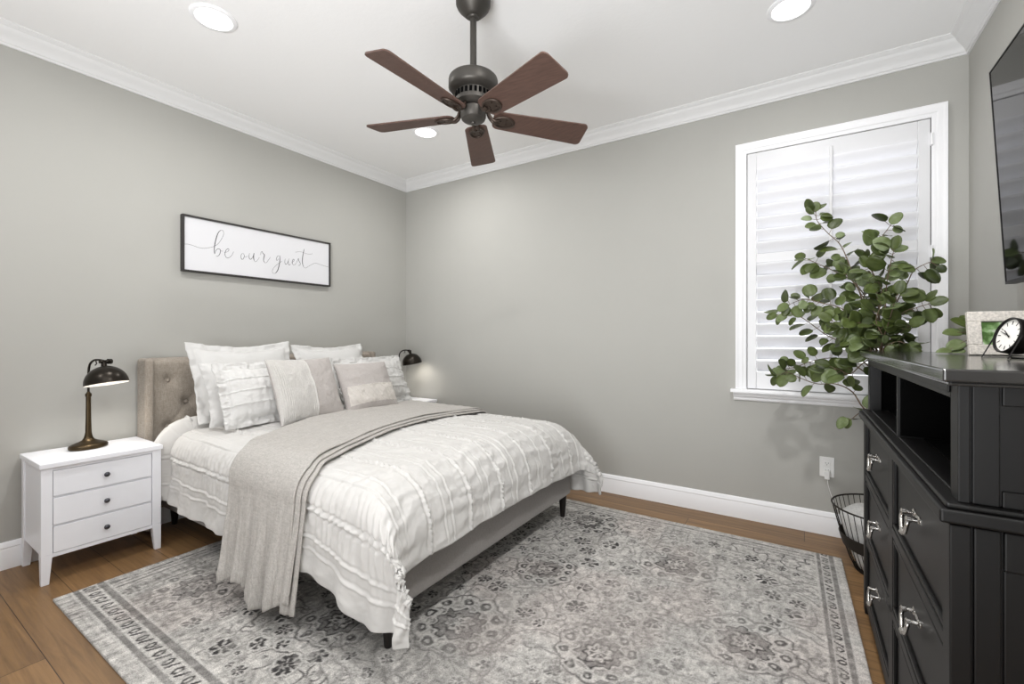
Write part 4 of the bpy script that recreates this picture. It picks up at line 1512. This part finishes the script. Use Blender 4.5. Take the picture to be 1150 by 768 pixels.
m.hexa([(-0.02, 0.055, 0.0), (0.02, 0.055, 0.0), (0.02, 0.058, 0.0), (-0.02, 0.058, 0.0)], [(-0.02, 0.022, 0.09), (0.02, 0.022, 0.09), (0.02, 0.026, 0.09), (-0.02, 0.026, 0.09)])
m.build('easel_back', BLACKM, pf)

# alarm clock
ck = thing('alarm_clock', 'round black alarm clock with white face on wire feet on the dresser', 'clock', (3.860, -1.50, DT))
fn_ = Vector((-0.93, -0.25, 0.26)).normalized()
up_ = (Vector((0, 0, 1)) - fn_ * fn_.z).normalized()
rt_ = up_.cross(fn_)
CM = Matrix((rt_, up_, fn_)).transposed()      # local x right, y up, z out of the face
cc = Vector((0.0, 0.0, 0.064))
FACE = mat('clock_face', 'F1EFEA', rough=0.5)
m = MB()
m.lathe([(0.0, -0.045), (0.034, -0.045), (0.043, -0.038), (0.0475, -0.025), (0.0495, -0.005), (0.0495, 0.004), (0.046, 0.006), (0.0445, 0.002), (0.0445, -0.003), (0.0, -0.003)], c=cc, n=48, M=CM)
m.build('case', BLACKM, ck, smooth=40)
m = MB()
m.lathe([(0.0, 0.0), (0.0445, 0.0)], c=cc + fn_ * -0.001, n=48, M=CM, caps=False)
fc = m.build('face', FACE, ck, smooth=60)
m = MB()
for k in range(12):
    a = 2 * PI * k / 12
    w_ = 0.0007 if k % 3 else 0.0010
    r0, r1 = (0.030, 0.040)
    d = Vector((math.sin(a), math.cos(a), 0))
    p = Vector((math.cos(a), -math.sin(a), 0))
    q = [CM @ (d * r + p * s_ * w_ + Vector((0, 0, 0.0002))) + cc for r, s_ in ((r0, -1), (r1, -1), (r1, 1), (r0, 1))]
    q2 = [v - fn_ * 0.0008 for v in q]
    m.hexa(q2, q)
m.build('hour_marks', BLACKM, fc)
for nm, a, L_, w_ in (('hour_hand', R(-52), 0.022, 0.0018), ('minute_hand', R(-70), 0.034, 0.0012)):
    d = Vector((math.sin(a), math.cos(a), 0))
    p = Vector((math.cos(a), -math.sin(a), 0))
    q = [CM @ (d * r + p * s_ * w_ + Vector((0, 0, 0.0022))) + cc for r, s_ in ((-0.008, -1), (L_, -0.5), (L_, 0.5), (-0.008, 1))]
    MB().hexa([v - fn_ * 0.0008 for v in q], q).build(nm, BLACKM, ck)
m = MB()
# wire stand: hoops either side joined by a bar on the dresser
pl = cc + rt_ * -0.050
prr = cc + rt_ * 0.050
fl_ = Vector((fn_.x, fn_.y, 0)).normalized()
foot = [pl + fl_ * 0.030, pl - fl_ * 0.035, prr - fl_ * 0.035, prr + fl_ * 0.030]
foot = [Vector((p.x, p.y, 0.002)) for p in foot]
m.tube([pl, foot[0], foot[1], pl + fn_ * -0.004], 0.002, 8)
m.tube([prr, foot[3], foot[2], prr + fn_ * -0.004], 0.002, 8)
m.tube([foot[1], foot[2]], 0.002, 8)
m.tube([pl, cc + rt_ * -0.046], 0.003, 8)
m.tube([prr, cc + rt_ * 0.046], 0.003, 8)
m.build('wire_stand', BLACKM, ck, smooth=60)

# ------------------------------------------------------------------ greenery
LEAFM = bpy.data.materials.new('eucalyptus_leaf')
LEAFM.use_nodes = True
t = NT(LEAFM)
b = t.n['Principled BSDF']
oi = t.new('ShaderNodeAttribute', attribute_name='leaf_tint')
tc = t.new('ShaderNodeTexCoord')
nz = t.new('ShaderNodeTexNoise', i_Scale=28.0, i_Detail=3.0)
t.link(tc.outputs['Object'], nz.inputs['Vector'])
ad = t.new('ShaderNodeMath', operation='ADD')
t.link(oi.outputs['Fac'], ad.inputs[0])
t.link(nz.outputs['Fac'], ad.inputs[1])
cr = t.new('ShaderNodeValToRGB')
cr.color_ramp.elements[0].position = 0.45
cr.color_ramp.elements[0].color = lin('353F20')
cr.color_ramp.elements[1].position = 1.5
cr.color_ramp.elements[1].color = lin('94A17C')
dv = t.new('ShaderNodeMath', operation='MULTIPLY')
dv.inputs[1].default_value = 0.5
cr.color_ramp.elements[0].position = 0.20
cr.color_ramp.elements[1].position = 0.85
e_ = cr.color_ramp.elements.new(0.5)
e_.color = lin('55622F')
e_ = cr.color_ramp.elements.new(0.68)
e_.color = lin('6D7C4C')
t.link(ad.outputs[0], dv.inputs[0])
t.link(dv.outputs[0], cr.inputs['Fac'])
t.link(cr.outputs['Color'], b.inputs['Base Color'])
b.inputs['Roughness'].default_value = 0.42
tl = t.new('ShaderNodeBsdfTranslucent')
t.link(cr.outputs['Color'], tl.inputs['Color'])
ms = t.new('ShaderNodeMixShader')
ms.inputs[0].default_value = 0.22
t.link(b.outputs[0], ms.inputs[1])
t.link(tl.outputs[0], ms.inputs[2])
t.link(ms.outputs[0], t.n['Material Output'].inputs['Surface'])


def leaf_mesh(mb, tints, base, direction, normal, L, W, tint, bend=0.15):
    d = Vector(direction).normalized()
    n = Vector(normal)
    n = (n - d * n.dot(d)).normalized()
    s = d.cross(n)
    rows = [(0.0, 0.02), (0.07, 0.50), (0.20, 0.86), (0.42, 1.0), (0.64, 0.95), (0.82, 0.74), (0.94, 0.42), (1.0, 0.05)]
    vs = []
    for t_, w_ in rows:
        c = Vector(base) + d * (L * t_) - n * (bend * L * t_ * t_)
        for q in (-1, -0.5, 0, 0.5, 1):
            vs.append(c + s * (q * w_ * W / 2) + n * (0.10 * W * abs(q) * w_))
    fs = []
    for i in range(len(rows) - 1):
        for k in range(4):
            fs.append((i * 5 + k, i * 5 + k + 1, (i + 1) * 5 + k + 1, (i + 1) * 5 + k))
    mb.add(vs, fs)
    tints += [tint] * len(vs)


def finish_leaves(mb, tints, parent, origin, name='foliage'):
    o = mb.build(name, LEAFM, parent, origin, smooth=180, fixn=False)
    at = o.data.attributes.new('leaf_tint', 'FLOAT', 'POINT')
    at.data.foreach_set('value', np.array(tints, np.float32))
    sd = o.modifiers.new('thickness', 'SOLIDIFY')
    sd.thickness = 0.0008
    sd.offset = 0
    return o


VO = (3.93, -0.655, 0.0)
pl_ = thing('eucalyptus_plant', 'tall leafy eucalyptus plant behind the dresser in front of the window', 'plant', VO)
m = MB()
m.lathe([(0.0, 0.0), (0.060, 0.0), (0.072, 0.02), (0.076, 0.20), (0.070, 0.45), (0.055, 0.62), (0.045, 0.70), (0.050, 0.74), (0.046, 0.74), (0.040, 0.70), (0.0, 0.68)], c=VO, n=36)
m.build('vase', CERAM, pl_, VO, smooth=45)
rnd = random.Random(12)
root = Vector((VO[0], VO[1], 0.72))
BR = [  # (branch points in the room, number of leaves)
    ([(3.690, -0.500, 1.080), (3.654, -0.489, 1.244), (3.628, -0.477, 1.384), (3.590, -0.466, 1.520), (3.551, -0.454, 1.637), (3.501, -0.443, 1.704), (3.455, -0.431, 1.777), (3.448, -0.420, 1.827)], 13),
    ([(3.705, -0.520, 1.090), (3.697, -0.526, 1.250), (3.683, -0.532, 1.411), (3.663, -0.538, 1.538), (3.695, -0.544, 1.627), (3.736, -0.550, 1.695)], 11),
    ([(3.727, -0.500, 1.098), (3.734, -0.492, 1.225), (3.764, -0.483, 1.335), (3.801, -0.475, 1.417), (3.828, -0.467, 1.483), (3.873, -0.458, 1.514), (3.893, -0.450, 1.521)], 8),
    ([(3.727, -0.550, 1.116), (3.744, -0.562, 1.232), (3.780, -0.575, 1.287), (3.821, -0.588, 1.305), (3.860, -0.600, 1.319)], 7),
    ([(3.676, -0.480, 1.015), (3.595, -0.457, 1.108), (3.538, -0.433, 1.156), (3.487, -0.410, 1.189), (3.397, -0.387, 1.270), (3.336, -0.363, 1.302), (3.272, -0.340, 1.295)], 12),
    ([(3.649, -0.580, 0.823), (3.591, -0.553, 0.909), (3.526, -0.527, 0.941), (3.454, -0.500, 0.935), (3.385, -0.473, 0.957), (3.321, -0.447, 0.985), (3.279, -0.420, 0.952)], 10),
    ([(3.661, -0.460, 0.991), (3.582, -0.436, 1.049), (3.509, -0.412, 1.064), (3.425, -0.388, 1.042), (3.361, -0.364, 1.010), (3.310, -0.340, 0.997)], 10),
    ([(3.657, -0.600, 0.777), (3.632, -0.583, 0.822), (3.607, -0.567, 0.801), (3.588, -0.550, 0.775)], 3),
    ([(3.680, -0.560, 1.091), (3.622, -0.548, 1.242), (3.547, -0.536, 1.314), (3.468, -0.524, 1.344), (3.397, -0.512, 1.366), (3.331, -0.500, 1.342)], 12),
    ([(3.695, -0.600, 1.100), (3.731, -0.620, 1.166), (3.759, -0.640, 1.198), (3.785, -0.660, 1.221)], 7),
    ([(3.699, -0.450, 1.096), (3.682, -0.420, 1.298), (3.614, -0.390, 1.447), (3.542, -0.360, 1.510), (3.458, -0.330, 1.569), (3.402, -0.300, 1.607)], 10),
    ([(3.698, -0.580, 1.108), (3.709, -0.590, 1.289), (3.714, -0.600, 1.419), (3.726, -0.610, 1.506), (3.737, -0.620, 1.568)], 9),
    ([(3.680, -0.620, 1.101), (3.644, -0.627, 1.199), (3.578, -0.633, 1.266), (3.554, -0.640, 1.216)], 7),
    ([(3.694, -0.500, 1.089), (3.680, -0.500, 1.209), (3.657, -0.500, 1.316), (3.612, -0.500, 1.418), (3.570, -0.500, 1.482)], 11),
    ([(3.700, -0.560, 1.099), (3.686, -0.573, 1.270), (3.697, -0.587, 1.392), (3.650, -0.600, 1.498)], 10),
    ([(3.670, -0.600, 1.083), (3.623, -0.607, 1.187), (3.570, -0.613, 1.208), (3.507, -0.620, 1.251)], 8),
    ([(3.697, -0.640, 1.102), (3.718, -0.670, 1.261), (3.738, -0.700, 1.360)], 7),
    ([(3.695, -0.660, 1.094), (3.718, -0.673, 1.142), (3.752, -0.687, 1.151), (3.779, -0.700, 1.124)], 7),
    ([(3.672, -0.640, 1.085), (3.647, -0.633, 1.133), (3.615, -0.627, 1.174), (3.596, -0.620, 1.149)], 7),
    ([(3.688, -0.660, 1.094), (3.694, -0.667, 1.166), (3.668, -0.673, 1.246), (3.686, -0.680, 1.317)], 8),
    ([(3.661, -0.620, 1.068), (3.580, -0.607, 0.998), (3.530, -0.593, 1.020), (3.477, -0.580, 0.991)], 6),
]
sm = MB()
lm = MB()
tn = []


def leafy(path, count, size, spread=1.0):
    n = len(path)
    for k in range(count):
        f = (k + 0.7) / count
        f = 0.16 + 0.84 * f
        i = min(int(f * (n - 1)), n - 2)
        fr_ = f * (n - 1) - i
        p = path[i].lerp(path[i + 1], fr_)
        tang = (path[i + 1] - path[i]).normalized()
        for s in ((1, -1) if rnd.random() < 0.55 else (rnd.choice((1, -1)),)):
            side = tang.cross(Vector((0.5, -0.8, 0.2)) + Vector((rnd.uniform(-1, 1), rnd.uniform(-1, 1), rnd.uniform(-1, 1))) * 0.5).normalized() * s
            d = (side * rnd.uniform(0.6, 1.1) * spread + tang * rnd.uniform(0.0, 0.8) + Vector((0, 0, rnd.uniform(-0.45, 0.25)))).normalized()
            L = size * rnd.uniform(0.62, 1.25)
            pt = p + d * rnd.uniform(0.008, 0.03)
            sm.tube([p, pt], 0.0011, 5)
            nr = Vector((rnd.uniform(-0.6, 0.6) - 0.15, -0.75 + rnd.uniform(-0.3, 0.4), 0.55 + rnd.uniform(-0.6, 0.5)))
            if rnd.random() < 0.18:
                nr = Vector((rnd.uniform(-1, 1), rnd.uniform(-0.3, 0.3), rnd.uniform(-1, 1)))
            if abs(nr.normalized().dot(d)) > 0.95:
                nr = nr + Vector((0.3, 0.2, 0.9))
            leaf_mesh(lm, tn, pt, d, nr, L, L * rnd.uniform(0.72, 0.98), min(1.15, max(0.05, rnd.gauss(0.48, 0.36))), rnd.uniform(0.0, 0.25))
    # end leaf
    d = (path[-1] - path[-3]).normalized()
    leaf_mesh(lm, tn, path[-1], d, (rnd.uniform(-0.4, 0.2), -0.8, 0.4), size * 0.95, size * 0.72, rnd.uniform(0.3, 0.9), 0.1)


for pts, cnt in BR:
    P3 = [Vector(p) for p in pts]
    full = [root, root.lerp(P3[0], 0.55) + Vector((0, 0, 0.04))] + P3
    path = catmull(full, 5)
    sm.tube(path, [0.0042 - 0.0028 * i / (len(path) - 1) for i in range(len(path))], 6)
    leafy(path[8:], int(cnt * 1.25), 0.066)
sm.build('stems', STEMG, pl_, VO, smooth=60)
finish_leaves(lm, tn, pl_, VO)

# small sprig behind the picture frame
SO_ = (3.93, -1.02, DT)
sp = thing('potted_sprig', 'small pale green leafy sprig behind the picture frame on the dresser', 'plant', SO_)
m = MB()
m.lathe([(0.0, 0.0), (0.028, 0.0), (0.034, 0.035), (0.036, 0.055), (0.033, 0.055), (0.030, 0.045), (0.0, 0.043)], c=SO_, n=28)
m.build('pot', CERAM, sp, SO_, smooth=45)
sm, lm, tn = MB(), MB(), []
r0 = Vector(SO_) + Vector((0, 0, 0.045))
for tip, tint, L in (((3.862, -1.040, 1.227), 0.45, 0.062), ((3.837, -1.050, 1.189), 0.75, 0.055), ((3.887, -1.000, 1.238), 0.4, 0.05), ((3.842, -1.070, 1.142), 0.95, 0.06), ((3.806, -1.090, 1.116), 0.85, 0.05), ((3.847, -1.080, 1.117), 1.05, 0.045), ((3.871, -1.000, 1.193), 0.6, 0.05)):
    tip = Vector(tip)
    st_ = r0.lerp(tip, 0.50) + Vector((0, 0, 0.012))
    sm.tube(catmull([r0, st_, tip.lerp(st_, 0.4)], 5), 0.0013, 6)
    b0 = tip.lerp(st_, 0.45)
    d = (tip - b0).normalized()
    leaf_mesh(lm, tn, tip - d * L * 0.6, d, (rnd.uniform(-0.3, 0.3), -0.7, 0.7), L, L * 0.72, tint, 0.15)
sm.build('stems', STEMG, sp, SO_, smooth=60)
lo = finish_leaves(lm, tn, sp, SO_)
zz = [max(v.co.z, 0.004) for v in lo.data.vertices]
for v, z in zip(lo.data.vertices, zz):
    v.co.z = z

# ------------------------------------------------------------------ television
SCREEN = mat('tv_glass', '0C0C0D', rough=0.06, spec=0.35)
YF, YN = -0.795, -2.235
ZB_, ZT_ = 1.373, 2.195
xb, xt = 4.041, 3.997
tv = thing('television', 'large black flat television mounted high on the right wall', 'television', (ROOM_W, -1.515, ZB_))
TVO = (ROOM_W, -1.515, ZB_)


def tvp(u, v, w_):
    """u along -y 0..1, v up 0..1, w_ metres behind the screen face"""
    return (xb + (xt - xb) * v + w_, YF + (YN - YF) * u, ZB_ + (ZT_ - ZB_) * v)


m = MB()
bz = 0.006


def slab(m, u0, u1, v0, v1, w0, w1):
    q = [(u0, v0), (u1, v0), (u1, v1), (u0, v1)]
    m.hexa([tvp(u, v, w1) for u, v in q], [tvp(u, v, w0) for u, v in q])


slab(m, 0, 1, 0, 1, 0.004, 0.030)
m.build('housing', BLACKM, tv, TVO, bevel=0.002)
m = MB()
slab(m, 0.004, 0.996, 0.014, 0.992, 0.001, 0.004)
m.build('screen', SCREEN, tv, TVO)
m = MB()
for a in ((0, 1, 0, 0.012), (0, 1, 0.994, 1), (0, 0.003, 0.012, 0.994), (0.997, 1, 0.012, 0.994)):
    slab(m, *a, -0.001, 0.004)
m.build('bezel', BLACKM, tv, TVO)
m = MB()
m.box(ROOM_W - 0.012, ROOM_W - 0.001, -1.75, -1.28, 1.60, 1.98)
m.box(4.048, ROOM_W - 0.005, -1.62, -1.58, 1.62, 1.96)
m.box(4.048, ROOM_W - 0.005, -1.45, -1.41, 1.62, 1.96)
m.build('wall_bracket', BLACKM, tv, TVO)

# ------------------------------------------------------------------ outlet and charger
OXc, OZc = 3.512, 0.402
ou = thing('wall_outlet', 'white wall outlet on the grey wall below the window', 'outlet', (OXc, 0, OZc))
m = MB().box(-0.036, 0.036, -0.006, 0, -0.059, 0.059)
m.build('cover_plate', PLASTIC, ou, bevel=0.003)
for dz in (0.021, -0.021):
    m = MB().box(-0.017, 0.017, -0.0085, -0.004, dz - 0.014, dz + 0.014)
    rc = m.build('receptacle', PLASTIC, ou, bevel=0.003)
    m = MB()
    m.box(-0.0075, -0.0055, -0.0088, -0.0075, dz - 0.001, dz + 0.007)
    m.box(0.0055, 0.0075, -0.0088, -0.0075, dz - 0.001, dz + 0.007)
    m.tube([(0, -0.0088, dz - 0.007), (0, -0.0075, dz - 0.007)], 0.0022, 10)
    m.build('slots', SLOT, rc)
ch = thing('phone_charger', 'white plug charger with a cable in the lower socket of the wall outlet', 'charger', (OXc, -0.0085, OZc - 0.03))
m = MB().box(-0.013, 0.013, -0.034, 0.0, -0.036, 0.012)
m.build('plug', PLASTIC, ch, bevel=0.004)
m = MB()
m.tube(catmull([(0.002, -0.02, -0.036), (0.006, -0.022, -0.075), (0.024, -0.022, -0.14), (0.050, -0.022, -0.20), (0.085, -0.020, -0.27), (0.12, -0.018, -0.32), (0.15, -0.018, -0.355)], 6), 0.0019, 8)
m.build('cable', PLASTIC, ch, smooth=60)

# ------------------------------------------------------------------ wire basket with a blanket
BKO = (3.745, -0.375, 0.0)
bk = thing('wire_basket', 'round dark wire basket on the floor beside the dresser below the window', 'basket', BKO)
rad = lambda z: 0.128 + (0.226 - 0.128) * (z / 0.315) ** 0.75
m = MB()
for z, r_ in ((0.315, 0.0045),):
    m.tube([(rad(z) * math.cos(2 * PI * k / 48), rad(z) * math.sin(2 * PI * k / 48), z) for k in range(48)], r_, 8, closed=True)
m.build('rim', DARKWIRE, bk, smooth=60)
m = MB()
m.tube([(rad(0.004) * math.cos(2 * PI * k / 48), rad(0.004) * math.sin(2 * PI * k / 48), 0.004) for k in range(48)], 0.0038, 8, closed=True)
m.build('base_ring', DARKWIRE, bk, smooth=60)
m = MB()
for k in range(44):
    a = 2 * PI * k / 44
    m.tube([(rad(z) * math.cos(a), rad(z) * math.sin(a), z) for z in (0.004, 0.05, 0.1, 0.16, 0.22, 0.28, 0.315)], 0.0019, 6)
m.build('wires', DARKWIRE, bk, smooth=60)
m = MB()
for k in range(9):
    z = 0.118 + 0.007 * k
    m.tube([((rad(z) + 0.003) * math.cos(2 * PI * q / 48), (rad(z) + 0.003) * math.sin(2 * PI * q / 48), z) for q in range(48)], 0.0042, 6, closed=True)
m.build('woven_band', DARKWIRE, bk, smooth=60)
m = MB()
m.lathe([(0.0, 0.003), (0.126, 0.003), (0.126, 0.006), (0.0, 0.006)], n=40)
m.build('basket_floor', DARKWIRE, bk, smooth=40)


def basket_blanket():
    m = MB()
    prof = [(0.0, 0.008), (0.08, 0.008), (0.120, 0.012), (0.142, 0.06), (0.160, 0.13), (0.176, 0.20), (0.188, 0.25), (0.186, 0.272), (0.160, 0.284), (0.10, 0.287), (0.0, 0.284)]
    m.lathe(prof, c=BKO, n=48)
    o = m.build('rolled_blanket', BLANK, None, BKO, smooth=180)
    o.location = BKO
    for v in o.data.vertices:
        a = math.atan2(v.co.y, v.co.x)
        r_ = math.hypot(v.co.x, v.co.y)
        k = 1 + 0.022 * math.sin(5 * a + 20 * v.co.z) * (r_ > 0.03)
        v.co.x *= k
        v.co.y *= k
        if v.co.z > 0.2:
            v.co.z += 0.010 * math.sin(4 * a + r_ * 30)
    return tag(o, 'light grey blanket rolled inside the wire basket', 'blanket')


basket_blanket()
